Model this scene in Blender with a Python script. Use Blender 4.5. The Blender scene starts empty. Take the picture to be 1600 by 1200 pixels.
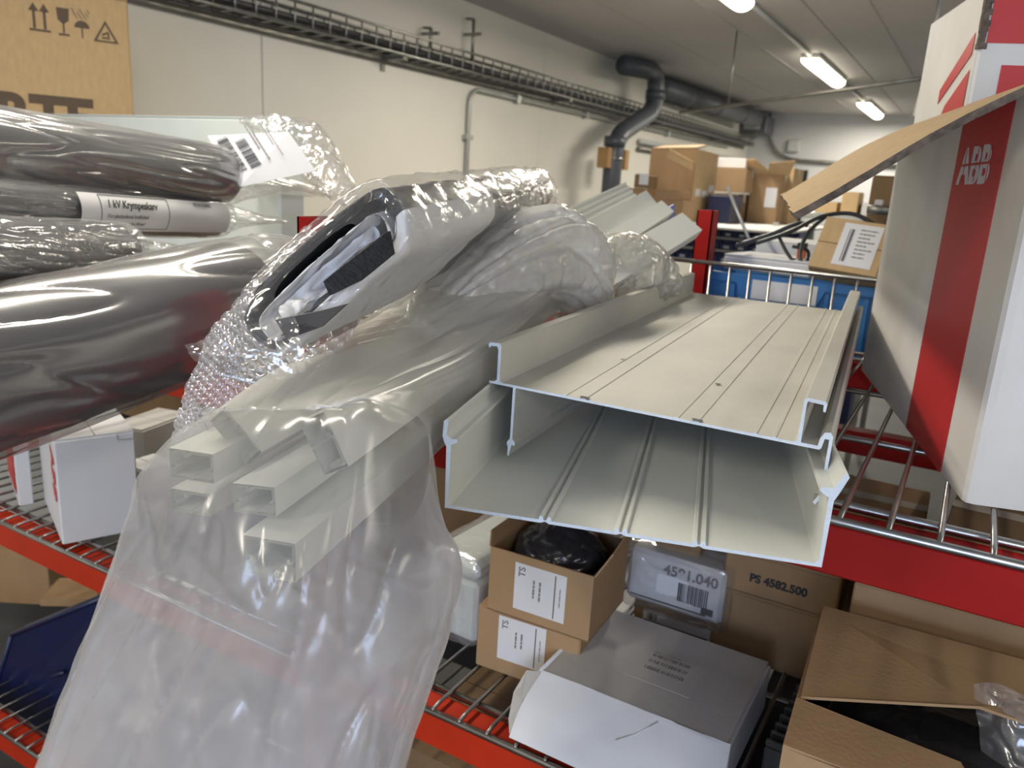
import bpy, math, random
import numpy as np
from mathutils import Vector, Matrix
rnd = random.Random(5)
PI = math.pi
scene = bpy.context.scene
col = scene.collection

# ------------------------------------------------------------------ camera
F = 1245.0                      # focal length in pixels of a 1600 px wide frame
H = 1.95                        # eye height
def _n(v): v = np.array(v, float); return v/np.linalg.norm(v)
AY = _n([745, -275, F])         # world axes seen from the camera (x right, y down, z forward)
AX = _n([2250, 455, -F]); AX = _n(AX - AY*AX.dot(AY))
AZ = np.cross(AY, AX)
if AZ[1] > 0: AZ = -AZ
def _w(c): return np.array([c.dot(AX), c.dot(AY), c.dot(AZ)])
def ray(px, py): return _w(np.array([px-800., py-600., F]))
def U(px, py, d):               # point seen at a pixel, d metres in front of the camera
    r = ray(px, py)*d/F; return Vector((r[0], r[1], r[2]+H))
def onx(px, py, x): r = ray(px, py); r = r*x/r[0]; return Vector((r[0], r[1], r[2]+H))
def ony(px, py, y): r = ray(px, py); r = r*y/r[1]; return Vector((r[0], r[1], r[2]+H))
def onz(px, py, z): r = ray(px, py); r = r*(z-H)/r[2]; return Vector((r[0], r[1], z))
cam_d = bpy.data.cameras.new('camera'); cam = bpy.data.objects.new('camera', cam_d); col.objects.link(cam)
right = np.array([AX[0], AY[0], AZ[0]]); up = -np.array([AX[1], AY[1], AZ[1]]); back = -np.array([AX[2], AY[2], AZ[2]])
cam.matrix_world = Matrix(((right[0], up[0], back[0], 0), (right[1], up[1], back[1], 0), (right[2], up[2], back[2], H), (0, 0, 0, 1)))
cam_d.sensor_width = 36; cam_d.lens = F/1600*36; cam_d.clip_start = .02
cam_d.dof.use_dof = True; cam_d.dof.focus_distance = .95; cam_d.dof.aperture_fstop = 7.0
scene.camera = cam

# ------------------------------------------------------------------ light
scene.view_settings.view_transform = 'Standard'; scene.view_settings.look = 'None'
scene.view_settings.gamma = 1; scene.view_settings.use_curve_mapping = False
scene.view_settings.exposure = 0.0
world = bpy.data.worlds.new('world'); scene.world = world; world.use_nodes = True
world.node_tree.nodes['Background'].inputs[0].default_value = (.75, .85, 1, 1)
world.node_tree.nodes['Background'].inputs[1].default_value = .5
LAMP_Y = [-6.0, -2.4, 1.3, 5.0, 9.05, 12.8]
def area(name, loc, size, sy, power, colr, direction):
    l = bpy.data.lights.new(name, 'AREA'); l.shape = 'RECTANGLE'; l.size = size; l.size_y = sy
    l.energy = power; l.color = colr
    o = bpy.data.objects.new(name, l); col.objects.link(o); o.location = loc
    o.rotation_euler = Vector(direction).to_track_quat('-Z', 'Y').to_euler(); return o
for y in LAMP_Y:
    area('lamp_light', (-1.68, y, H+1.18),   .14, 1.5, 46 if y == 1.3 else 88 if y == -2.4 else 70, (1, .93, .80), (0, 0, -1))
for y in (-2.4, 1.3, 5.0, 9.05):
    area('lamp_light', (2.3, y, H+1.18), .14, 1.5, 30 if y == 1.3 else 66, (1, .93, .80), (0, 0, -1))
area('window_daylight', (1.2, -3.85, H+.1), 2.6, 1.5, 105, (.50, .66, 1), (0, 1, -.05))

# ------------------------------------------------------------------ materials
def mat(name, c, rough=.6, metal=0, var=0, vs=8, bump=0, bs=60, spec=.5, stretch=None, c2=None):
    m = bpy.data.materials.new(name); m.use_nodes = True
    nt = m.node_tree; b = nt.nodes['Principled BSDF']
    b.inputs['Base Color'].default_value = (*c, 1); b.inputs['Roughness'].default_value = rough
    b.inputs['Metallic'].default_value = metal; b.inputs['Specular IOR Level'].default_value = spec
    tc = nt.nodes.new('ShaderNodeTexCoord'); mp = nt.nodes.new('ShaderNodeMapping')
    nt.links.new(tc.outputs['Object'], mp.inputs[0])
    if stretch: mp.inputs['Scale'].default_value = stretch
    if var:
        n = nt.nodes.new('ShaderNodeTexNoise'); n.inputs['Scale'].default_value = vs; n.inputs['Detail'].default_value = 6
        r = nt.nodes.new('ShaderNodeValToRGB'); nt.links.new(mp.outputs[0], n.inputs[0]); nt.links.new(n.outputs[0], r.inputs[0])
        d = c2 or tuple(x*(1-var) for x in c)
        r.color_ramp.elements[0].position = .32; r.color_ramp.elements[1].position = .68
        r.color_ramp.elements[0].color = (*d, 1); r.color_ramp.elements[1].color = (*c, 1)
        nt.links.new(r.outputs[0], b.inputs['Base Color'])
    if bump:
        n2 = nt.nodes.new('ShaderNodeTexNoise'); n2.inputs['Scale'].default_value = bs; n2.inputs['Detail'].default_value = 5
        bp = nt.nodes.new('ShaderNodeBump'); bp.inputs['Strength'].default_value = bump; bp.inputs['Distance'].default_value = .004
        nt.links.new(mp.outputs[0], n2.inputs[0]); nt.links.new(n2.outputs[0], bp.inputs['Height']); nt.links.new(bp.outputs[0], b.inputs['Normal'])
    return m
def film(name, opac=.2, tint=(.97, .97, .97), haze=(.8, .8, .8), rough=.12, gloss=.25, bump=.6, bs=18, stretch=(1, 1, 1), transl=.5):
    """thin polythene film: part clear, part milky, with a wrinkled glossy skin"""
    m = bpy.data.materials.new(name); m.use_nodes = True
    nt = m.node_tree; nt.nodes.clear(); N = nt.nodes.new; L = nt.links.new
    out = N('ShaderNodeOutputMaterial'); tr = N('ShaderNodeBsdfTransparent'); tr.inputs[0].default_value = (*tint, 1)
    df = N('ShaderNodeBsdfDiffuse'); df.inputs[0].default_value = (*haze, 1)
    tl = N('ShaderNodeBsdfTranslucent'); tl.inputs[0].default_value = (*haze, 1)
    gl = N('ShaderNodeBsdfGlossy'); gl.inputs['Roughness'].default_value = rough; gl.inputs[0].default_value = (1, 1, 1, 1)
    m1 = N('ShaderNodeMixShader'); m1.inputs[0].default_value = transl; L(df.outputs[0], m1.inputs[1]); L(tl.outputs[0], m1.inputs[2])
    tc = N('ShaderNodeTexCoord'); mp = N('ShaderNodeMapping'); mp.inputs['Scale'].default_value = stretch
    L(tc.outputs['Object'], mp.inputs[0])
    n0 = N('ShaderNodeTexNoise'); n0.inputs['Scale'].default_value = bs*.4; n0.inputs['Detail'].default_value = 6; L(mp.outputs[0], n0.inputs[0])
    mr = N('ShaderNodeMapRange'); mr.inputs[1].default_value = .3; mr.inputs[2].default_value = .7
    mr.inputs[3].default_value = opac*.72; mr.inputs[4].default_value = min(1, opac*1.28); L(n0.outputs[0], mr.inputs[0])
    m2 = N('ShaderNodeMixShader'); L(mr.outputs[0], m2.inputs[0]); L(tr.outputs[0], m2.inputs[1]); L(m1.outputs[0], m2.inputs[2])
    n1 = N('ShaderNodeTexNoise'); n1.inputs['Scale'].default_value = bs; n1.inputs['Detail'].default_value = 4; n1.inputs['Distortion'].default_value = .6
    L(mp.outputs[0], n1.inputs[0])
    bp = N('ShaderNodeBump'); bp.inputs['Strength'].default_value = bump; bp.inputs['Distance'].default_value = .006; L(n1.outputs[0], bp.inputs['Height'])
    L(bp.outputs[0], gl.inputs['Normal']); L(bp.outputs[0], df.inputs['Normal'])
    lw = N('ShaderNodeLayerWeight'); lw.inputs[0].default_value = .35; L(bp.outputs[0], lw.inputs['Normal'])
    mu = N('ShaderNodeMath'); mu.operation = 'MULTIPLY_ADD'; mu.inputs[1].default_value = gloss; mu.inputs[2].default_value = gloss*.35
    mu.use_clamp = True; L(lw.outputs['Facing'], mu.inputs[0])
    m3 = N('ShaderNodeMixShader'); L(mu.outputs[0], m3.inputs[0]); L(m2.outputs[0], m3.inputs[1]); L(gl.outputs[0], m3.inputs[2])
    L(m3.outputs[0], out.inputs[0]); return m
def emit(name, c, s):
    m = bpy.data.materials.new(name); m.use_nodes = True; b = m.node_tree.nodes['Principled BSDF']
    b.inputs['Base Color'].default_value = (*c, 1); b.inputs['Emission Color'].default_value = (*c, 1); b.inputs['Emission Strength'].default_value = s; return m
M = dict(
 wall=mat('wall_paint', (.74, .715, .64), .75, var=.05, vs=1.5, bump=.1, bs=90),
 wall_far=mat('far_wall_paint', (.60, .60, .60), .75, var=.05, vs=2),
 ceil=mat('ceiling_paint', (.56, .54, .53), .7, var=.06, vs=1.2),
 floor=mat('floor_paint', (.06, .06, .06), .5, var=.3, vs=3),
 red=mat('red_paint', (.32, .010, .008), .5, spec=.15, var=.2, vs=6, bump=.15, bs=40),
 red2=mat('orange_red_paint', (.44, .028, .008), .5, spec=.15, var=.15, vs=6, bump=.15, bs=40),
 steel=mat('galvanised_wire', (.42, .42, .41), .3, 1, var=.25, vs=30),
 steeld=mat('dull_steel', (.30, .29, .26), .45, .8, var=.3, vs=12),
 pvc=mat('white_pvc', (.70, .71, .65), .38, var=.05, vs=4, bump=.12, bs=120, stretch=(1, .15, 1)),
 pvcd=mat('scuffed_pvc', (.54, .525, .46), .62, spec=.22, var=.16, vs=9, bump=.25, bs=70, stretch=(1, .5, 1)),
 pvcedge=mat('sawn_pvc_edge', (.62, .68, .74), .55, var=.1, vs=60, bump=.4, bs=200),
 card=mat('cardboard', (.34, .215, .11), .8, var=.12, vs=14, bump=.2, bs=130, stretch=(1, 1, .3)),
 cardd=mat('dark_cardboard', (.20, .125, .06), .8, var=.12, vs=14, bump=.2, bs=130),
 cardl=mat('light_cardboard', (.47, .325, .165), .8, var=.12, vs=20, bump=.2, bs=150, stretch=(3, 1, 1)),
 flute=mat('corrugated_edge', (.17, .13, .10), .9, var=.6, vs=80, bump=1, bs=200),
 white=mat('white_carton', (.60, .60, .61), .65, var=.06, vs=6, bump=.12, bs=60),
 whiteg=mat('grey_white_carton', (.50, .49, .47), .6, var=.1, vs=6, bump=.15, bs=60),
 stained=mat('worn_white_carton', (.70, .69, .67), .65, var=.14, vs=4, bump=.15, bs=30, c2=(.58, .55, .50)),
 label=mat('white_label', (.62, .62, .63), .5, var=.03, vs=20),
 ink=mat('black_print', (.025, .025, .03), .6, var=.1, vs=40),
 inkg=mat('grey_print', (.18, .17, .17), .6, var=.1, vs=40),
 inkb=mat('brown_print', (.09, .06, .035), .7, var=.1, vs=40),
 redprint=mat('red_print', (.48, .020, .022), .5, var=.08, vs=10),
 pipe=mat('grey_drain_plastic', (.075, .085, .10), .35, var=.1, vs=5),
 duct=mat('duct_grey', (.16, .17, .19), .45, .3, var=.2, vs=5),
 conduit=mat('conduit_steel', (.42, .43, .40), .4, .4, var=.15, vs=9),
 cable=mat('black_cable', (.02, .02, .022), .4, var=.2, vs=30),
 rubber=mat('dark_rubber_sleeve', (.075, .078, .088), .42, var=.35, vs=5, bump=.4, bs=14),
 rubberg=mat('grey_rubber_sleeve', (.095, .092, .095), .5, var=.35, vs=6, bump=.4, bs=12),
 foam=mat('black_foam', (.018, .020, .024), .7, var=.5, vs=70, bump=.8, bs=160),
 sheet=mat('white_lining', (.76, .77, .80), .5, var=.1, vs=12, bump=.5, bs=16),
 silver=mat('dark_silver_foil', (.10, .10, .10), .48, .1, var=.6, vs=10, bump=.9, bs=22, stretch=(1, .35, 1)),
 blue=mat('blue_crate_plastic', (.035, .165, .42), .38, var=.12, vs=6),
 farnavy=mat('far_bin_plastic', (.010, .026, .13), .35, var=.2, vs=6),
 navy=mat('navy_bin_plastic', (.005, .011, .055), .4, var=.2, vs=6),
 royal=mat('royal_blue_plastic', (.01, .025, .28), .4, var=.1, vs=6),
 wood=mat('brown_wood_block', (.42, .24, .09), .6, var=.2, vs=12),
 blackbag=mat('black_polythene', (.03, .03, .035), .22, var=.5, vs=9, bump=1, bs=20),
 lampbody=mat('lamp_housing', (.55, .55, .53), .5, var=.05, vs=8),
 glow=emit('lamp_diffuser', (1, .94, .78), 7.0),
 windowlight=emit('window_daylight_glass', (.72, .83, 1), 2.0),
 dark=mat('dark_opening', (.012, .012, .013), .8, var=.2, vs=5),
 orange=mat('orange_plastic', (.6, .12, .02), .5, var=.1, vs=9),
 greenw=mat('pale_enclosure_plastic', (.62, .67, .64), .35, var=.05, vs=9),
 tape=mat('clear_parcel_tape', (.55, .54, .48), .2, var=.1, vs=30),
 grille=mat('dark_ribbed_metal', (.06, .065, .075), .4, .3, var=.4, vs=14, bump=.8, bs=40),
 film_clear=film('clear_polythene', .10, rough=.14, gloss=.30, bump=.45, bs=9, haze=(.75, .75, .75)),
 film_tube=film('sleeve_polythene', .17, rough=.20, gloss=.42, bump=.35, bs=6, haze=(.72, .71, .71)),
 film_shrink=film('shrink_film', .10, rough=.14, gloss=.20, bump=.9, bs=22, stretch=(1, .4, 1)),
 film_milk=film('milky_polythene', .22, rough=.26, gloss=.13, bump=.25, bs=5, haze=(.80, .79, .76), transl=.45),
 film_dense=film('milky_polythene_folded', .58, rough=.28, gloss=.14, bump=.3, bs=5, haze=(.74, .73, .68), transl=.4),
 film_white=film('white_milky_polythene', .80, rough=.25, gloss=.16, bump=.3, bs=6, haze=(.70, .69, .66), transl=.35),
 film_grey=film('greyish_polythene', .50, rough=.2, gloss=.22, bump=.5, bs=14, haze=(.60, .58, .53), transl=.4),
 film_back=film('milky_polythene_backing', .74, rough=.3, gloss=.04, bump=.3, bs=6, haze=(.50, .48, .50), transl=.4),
 film_pack=film('packet_film', .22, rough=.18, gloss=.3, bump=.6, bs=18, haze=(.7, .7, .74)),
 bubble=film('bubble_wrap_film', .40, rough=.14, gloss=.42, bump=.1, bs=30, haze=(.78, .76, .77)),
)

# ------------------------------------------------------------------ mesh helpers
class MB:
    def __init__(s): s.v = []; s.f = []; s.s = []; s.mi = []; s.cur = 0
    def add(s, vs, fs, smooth=False):
        b = len(s.v); s.v += [tuple(v) for v in vs]; s.f += [tuple(i+b for i in f) for f in fs]; s.s += [smooth]*len(fs); s.mi += [s.cur]*len(fs)
    def box(s, x0, x1, y0, y1, z0, z1, bev=0, m=None):
        if bev:
            import itertools
            vs = []; b = bev
            # chamfered box: 24 vertices
            idx = {}
            for sx in (0, 1):
                for sy in (0, 1):
                    for sz in (0, 1):
                        X = (x0, x1)[sx]; Y = (y0, y1)[sy]; Z = (z0, z1)[sz]
                        dx = b*(1-2*sx); dy = b*(1-2*sy); dz = b*(1-2*sz)
                        for ax, p in enumerate(((X, Y+dy, Z+dz), (X+dx, Y, Z+dz), (X+dx, Y+dy, Z))):
                            idx[(sx, sy, sz, ax)] = len(vs); vs.append(p)
            fs = []
            q = [(0, 0), (0, 1), (1, 1), (1, 0)]
            for k in (0, 1):
                r = q if k else q[::-1]
                fs.append([idx[(k, a, c, 0)] for a, c in (r[::-1] if True else r)][::-1])
                fs.append([idx[(a, k, c, 1)] for a, c in (q[::-1] if k else q)][::1])
                fs.append([idx[(a, c, k, 2)] for a, c in (r)])
            for a in (0, 1):
                for c in (0, 1):
                    fs.append([idx[(a, c, 0, 0)], idx[(a, c, 1, 0)], idx[(a, c, 1, 1)], idx[(a, c, 0, 1)]])
                    fs.append([idx[(a, 0, c, 0)], idx[(a, 1, c, 0)], idx[(a, 1, c, 2)], idx[(a, 0, c, 2)]])
                    fs.append([idx[(0, a, c, 1)], idx[(1, a, c, 1)], idx[(1, a, c, 2)], idx[(0, a, c, 2)]])
                    for e in (0, 1): fs.append([idx[(a, c, e, 0)], idx[(a, c, e, 1)], idx[(a, c, e, 2)]])
        else:
            vs = [(x, y, z) for x in (x0, x1) for y in (y0, y1) for z in (z0, z1)]
            fs = [(0, 1, 3, 2), (4, 6, 7, 5), (0, 4, 5, 1), (2, 3, 7, 6), (0, 2, 6, 4), (1, 5, 7, 3)]
        if m is not None: vs = [m @ Vector(v) for v in vs]
        s.add(vs, fs); return s
    def tube(s, pts, r, n=10, caps=True):
        pts = [Vector(p) for p in pts]; k = len(pts); vs = []; up = None
        for i, p in enumerate(pts):
            t = (pts[min(i+1, k-1)]-pts[max(i-1, 0)]).normalized()
            if up is None: up = Vector((0, 0, 1)) if abs(t.z) < .9 else Vector((0, 1, 0))
            a = (up - t*up.dot(t)).normalized(); b = t.cross(a); up = a
            rr = r[i] if isinstance(r, (list, tuple)) else r
            for j in range(n):
                th = 2*PI*j/n; vs.append(p + a*math.cos(th)*rr + b*math.sin(th)*rr)
        fs = [(i*n+j, i*n+(j+1) % n, (i+1)*n+(j+1) % n, (i+1)*n+j) for i in range(k-1) for j in range(n)]
        if caps: fs += [tuple(range(n))[::-1], tuple((k-1)*n+j for j in range(n))]
        s.add(vs, fs, True); return s
    def extrude(s, prof, L, mx=None, seg=1, closed=True):
        """closed 2D outline (x,z) extruded along +y by L"""
        n = len(prof); vs = []
        for i in range(seg+1):
            y = L*i/seg
            vs += [Vector((p[0], y, p[1])) for p in prof]
        fs = [(i*n+j, i*n+(j+1) % n, (i+1)*n+(j+1) % n, (i+1)*n+j) for i in range(seg) for j in range(n if closed else n-1)]
        if mx is not None: vs = [mx @ v for v in vs]
        s.add(vs, fs)
        return s
    def poly(s, pts): s.add(pts, [tuple(range(len(pts)))]); return s
    def slab(s, pts, nrm, t):
        """polygon thickened along nrm"""
        n = len(pts); nv = Vector(nrm).normalized()*t; pts = [Vector(p) for p in pts]
        s.add(pts+[p+nv for p in pts], [tuple(range(n))[::-1], tuple(range(n, 2*n))] + [(j, (j+1) % n, n+(j+1) % n, n+j) for j in range(n)]); return s
    def build(s, name, m, parent=None, smooth=None):
        me = bpy.data.meshes.new(name); me.from_pydata([tuple(v) for v in s.v], [], s.f)
        ms = m if isinstance(m, (list, tuple)) else [m]
        for q in ms: me.materials.append(q)
        me.polygons.foreach_set('use_smooth', s.s if smooth is None else [smooth]*len(s.f))
        me.polygons.foreach_set('material_index', s.mi)
        import bmesh
        bm = bmesh.new(); bm.from_mesh(me); bmesh.ops.recalc_face_normals(bm, faces=bm.faces); bm.to_mesh(me); bm.free()
        me.update(); o = bpy.data.objects.new(name, me); col.objects.link(o); o.parent = parent; return o
def tag(o, label=None, cat=None, group=None, kind=None):
    for k, v in (('label', label), ('category', cat), ('group', group), ('kind', kind)):
        if v: o[k] = v
    return o
def thing(name, label, cat, loc=(0, 0, 0), rz=0, group=None, rot=None):
    o = bpy.data.objects.new(name, None); o.empty_display_size = .05; col.objects.link(o); o.location = loc
    o.rotation_euler = rot or (0, 0, rz); return tag(o, label, cat, group)
def copy_tree(o, parent=None):
    c = o.copy(); col.objects.link(c); c.parent = parent
    for ch in list(o.children): copy_tree(ch, c)
    return c
def struct(name, mb, m): return tag(mb.build(name, m), kind='structure')
def frame(o, xd, yd):
    """matrix whose x runs along xd, y along yd (the plane writing lies in)"""
    xd = Vector(xd).normalized(); yd = Vector(yd); yd = (yd - xd*yd.dot(xd)).normalized(); z = xd.cross(yd)
    return Matrix(((xd.x, yd.x, z.x, o[0]), (xd.y, yd.y, z.y, o[1]), (xd.z, yd.z, z.z, o[2]), (0, 0, 0, 1)))
def text(parent, s, size, mx, m, name='lettering', bold=0, ax='LEFT', sx=1, spacing=1):
    c = bpy.data.curves.new(name, 'FONT'); c.body = s; c.size = size; c.extrude = .0003; c.offset = bold; c.align_x = ax
    c.space_character = spacing
    c.materials.append(m); tmp_o = bpy.data.objects.new(name, c); me = bpy.data.meshes.new_from_object(tmp_o); me.name = name; bpy.data.objects.remove(tmp_o)
    o = bpy.data.objects.new(name, me); col.objects.link(o); o.parent = parent
    o.matrix_local = mx @ Matrix.Diagonal((sx, 1, 1, 1)); return o
def plate(parent, x0, x1, y0, y1, mx, m, name='label', t=.0005):
    o = MB().box(x0, x1, y0, y1, 0, t).build(name, m, parent); o.matrix_local = mx; return o
def bars(parent, x, y, w, h, mx, m, n=18, name='barcode', seed=1):
    r = random.Random(seed); mb = MB(); p = x
    for i in range(n):
        bw = w/n*r.uniform(.25, .8); mb.box(p, p+bw, y, y+h, .0004, .0009); p += w/n
    o = mb.build(name, m, parent); o.matrix_local = mx; return o
def lines(parent, x, y, w, mx, m, n=4, step=.006, th=.0022, seed=2, name='small_print'):
    r = random.Random(seed); mb = MB()
    for i in range(n):
        p = x; e = x + w*r.uniform(.6, 1)
        while p < e:
            q = min(e, p + r.uniform(.004, .014)); mb.box(p, q, y-i*step-th, y-i*step, .0004, .0008); p = q+.0015
    o = mb.build(name, m, parent); o.matrix_local = mx; return o

# numpy perlin noise + lofting
_rs = np.random.RandomState(7); _perm = _rs.permutation(256); _perm = np.concatenate([_perm, _perm, _perm]); _g = _rs.randn(256, 3); _g /= np.linalg.norm(_g, axis=1)[:, None]
def noise(x, y, z):
    x, y, z = np.broadcast_arrays(np.asarray(x, float), np.asarray(y, float), np.asarray(z, float))
    xi, yi, zi = [np.floor(a).astype(int) for a in (x, y, z)]; xf, yf, zf = x-xi, y-yi, z-zi
    u, v, w = [a*a*a*(a*(a*6-15)+10) for a in (xf, yf, zf)]; out = 0
    for dx in (0, 1):
        for dy in (0, 1):
            for dz in (0, 1):
                g = _g[_perm[_perm[_perm[(xi+dx) & 255]+((yi+dy) & 255)]+((zi+dz) & 255)]]
                d = g[..., 0]*(xf-dx)+g[..., 1]*(yf-dy)+g[..., 2]*(zf-dz)
                out = out + d*(u if dx else 1-u)*(v if dy else 1-v)*(w if dz else 1-w)
    return out*1.5
def ridge(x, y, z, sharp=1.0):
    return (1-np.abs(noise(x, y, z))*2.2)*sharp
def cr(P, n, closed=False):
    """Catmull-Rom through the rows of P"""
    P = np.asarray(P, float); k = len(P)
    t = np.linspace(0, k if closed else k-1, n, endpoint=not closed); i = np.floor(t).astype(int)
    if not closed: i = np.minimum(i, k-2)
    f = (t-i).reshape((-1,)+(1,)*(P.ndim-1))
    g = (lambda a: P[a % k]) if closed else (lambda a: P[np.clip(a, 0, k-1)])
    p0, p1, p2, p3 = g(i-1), g(i), g(i+1), g(i+2)
    return .5*((2*p1)+(-p0+p2)*f+(2*p0-5*p1+4*p2-p3)*f*f+(-p0+3*p1-3*p2+p3)*f**3)
def loft(name, rows, nu, nv, m, parent=None, closed=True, disp=None, caps=False, smooth=True, second=None):
    R = np.array([[tuple(p) for p in r] for r in rows], float)          # rows x cols x 3
    G = cr(R, nv); G = np.swapaxes(cr(np.swapaxes(G, 0, 1), nu, closed), 0, 1)
    if disp is not None:
        du = (np.roll(G, -1, 1)-np.roll(G, 1, 1)) if closed else np.gradient(G, axis=1)
        dv = np.gradient(G, axis=0); nn = np.cross(du, dv); nn /= np.maximum(np.linalg.norm(nn, axis=2), 1e-9)[..., None]
        u = np.linspace(0, 1, nu, endpoint=not closed)[None, :]; v = np.linspace(0, 1, nv)[:, None]
        G = G + nn*disp(G, u, v)[..., None]
    nvv, nuu = G.shape[:2]; cols = nuu if closed else nuu-1
    a = np.arange(nvv-1)[:, None]*nuu; j = np.arange(cols)[None, :]; j2 = (j+1) % nuu
    fs = np.stack([a+j, a+j2, a+nuu+j2, a+nuu+j], -1).reshape(-1, 4).tolist()
    if caps: fs += [list(range(nuu))[::-1], [(nvv-1)*nuu+q for q in range(nuu)]]
    me = bpy.data.meshes.new(name); me.from_pydata(G.reshape(-1, 3).tolist(), [], fs); me.materials.append(m)
    me.polygons.foreach_set('use_smooth', [smooth]*len(fs))
    if second: me.materials.append(second[1]); me.materials.append(second[3] if second[3:] else m); me.polygons.foreach_set('material_index', [2 if second[2:] and (q//cols)/(nv-1) < second[2] and (q % cols)/cols <= second[0] else int((q % cols)/cols > second[0]) for q in range(len(fs))])
    me.update()
    o = bpy.data.objects.new(name, me); col.objects.link(o); o.parent = parent; return o
def ring(c, ax, rx, rz, n=14, roll=0, power=2.0, up=(0, 0, 1)):
    ax = Vector(ax).normalized(); a = Vector(up); a = (a-ax*a.dot(ax)).normalized(); b = ax.cross(a); out = []
    for k in range(n):
        th = 2*PI*k/n; cc, ss = math.cos(th), math.sin(th)
        x = math.copysign(abs(cc)**(2/power), cc)*rx; z = math.copysign(abs(ss)**(2/power), ss)*rz
        xr = x*math.cos(roll)-z*math.sin(roll); zr = x*math.sin(roll)+z*math.cos(roll)
        out.append(Vector(c)+b*xr+a*zr)
    return out

# ------------------------------------------------------------------ room
XW, YB, ZC = -3.72, 14.2, H+1.3
XR, YF = 4.2, -4.0
mb = MB()
struct('floor', MB().box(XW, XR, YF, YB, -.1, 0), M['floor'])
# left wall: painted panels with shallow joints
wl = struct('wall_left', MB().box(XW-.12, XW-.012, YF, YB, 0, ZC), M['wall'])
y = YF
edges = [YF, -.3, 3.46, 6.81, 8.75, 11.2, YB]
for a, b in zip(edges[:-1], edges[1:]):
    MB().box(XW-.012, XW, a+.004, b-.004, 0, ZC, bev=.003).build('wall_panel', M['wall'], wl)
ce = struct('ceiling', MB().box(XW-.12, XR, YF, YB, ZC+.012, ZC+.12), M['ceil'])
ex = [XW-.1, -2.75, -1.35, .05, 1.45, 2.85, XR]
for a, b in zip(ex[:-1], ex[1:]):
    MB().box(a+.004, b-.004, YF, YB, ZC, ZC+.012, bev=.003).build('ceiling_panel', M['ceil'], ce)
struct('wall_back', MB().box(XW, XR, YB, YB+.12, 0, ZC), M['wall_far'])
struct('wall_right', MB().box(XR, XR+.12, YF, YB, 0, ZC), M['wall'])
wf = MB(); wf.box(XW, -.2, YF-.12, YF, 0, ZC); wf.box(2.6, XR, YF-.12, YF, 0, ZC); wf.box(-.2, 2.6, YF-.12, YF, 0, H-.7); wf.box(-.2, 2.6, YF-.12, YF, H+.9, ZC)
struct('wall_front', wf, M['wall'])
w = tag(MB().box(-.2, 2.6, YF-.06, YF-.05, H-.7, H+.9).build('window_1', M['windowlight']), kind='structure')
mbf = MB(); [mbf.box(x-.03, x+.03, YF-.05, YF+.0, H-.7, H+.9) for x in (-.17, 1.2, 2.57)]; mbf.box(-.2, 2.6, YF-.05, YF, H-.7, H-.64); mbf.box(-.2, 2.6, YF-.05, YF, H+.84, H+.9)
mbf.build('window_frame', M['white'], w)
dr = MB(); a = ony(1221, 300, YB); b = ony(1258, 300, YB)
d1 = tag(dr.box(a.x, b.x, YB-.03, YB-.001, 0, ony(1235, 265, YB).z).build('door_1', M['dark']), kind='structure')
# ceiling joint battens seen as faint pale lines
for k, (x, wd) in enumerate(((-2.05, .02), (-.95, .02))):
    tag(MB().box(x, x+wd, 2, YB, ZC-.008, ZC).build('trim_%d' % (k+1), M['ceil']), kind='structure')

# ceiling lamps
def lamp(x, y, label=None, first=None, group='enclosed fluorescent lamps along the ceiling'):
    if first: t = copy_tree(first); t.location = (x, y, ZC)
    else:
        t = thing('ceiling_lamp', label, 'lamp', (x, y, ZC), group=group)
        m = MB(); m.box(-.085, .085, -.82, .82, -.05, 0, bev=.01); m.build('housing', M['lampbody'], t)
        rows = []
        for yy, s in ((-.80, .3), (-.79, .8), (-.76, 1), (0, 1), (.76, 1), (.79, .8), (.80, .3)):
            rows.append([(math.cos(th)*.082*s, yy, -.05+min(0, -math.sin(th))*.062*s) for th in [PI*k/10 for k in range(11)]])
        loft('diffuser', rows, 16, 30, M['glow'], t, closed=False)
        for yy in (-.5, .5): MB().box(-.09, .09, yy-.015, yy+.015, -.055, -.03).build('clip', M['lampbody'], t)
    if label: t['label'] = label
    return t
l0 = lamp(-1.68, 5.0, 'ceiling lamp cut off by the top edge of the view')
lamp(-1.68, 9.05, 'longest fully visible ceiling lamp, nearer than the small one', l0)
lamp(-1.68, 12.8, 'small far ceiling lamp nearest the back wall', l0)
# conduit feeding the lamps along the ceiling
for ya_, yb_, lb in ((5.85, 8.2, 'thin pale tube between the cut-off ceiling lamp and the middle one'), (9.9, 11.95, 'thin pale tube between the middle ceiling lamp and the small far one')):
    tag(MB().tube([(-1.68, ya_, ZC-.02), (-1.68, yb_, ZC-.02)], .018).build('lamp_conduit', M['lampbody']), lb, 'conduit')

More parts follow.
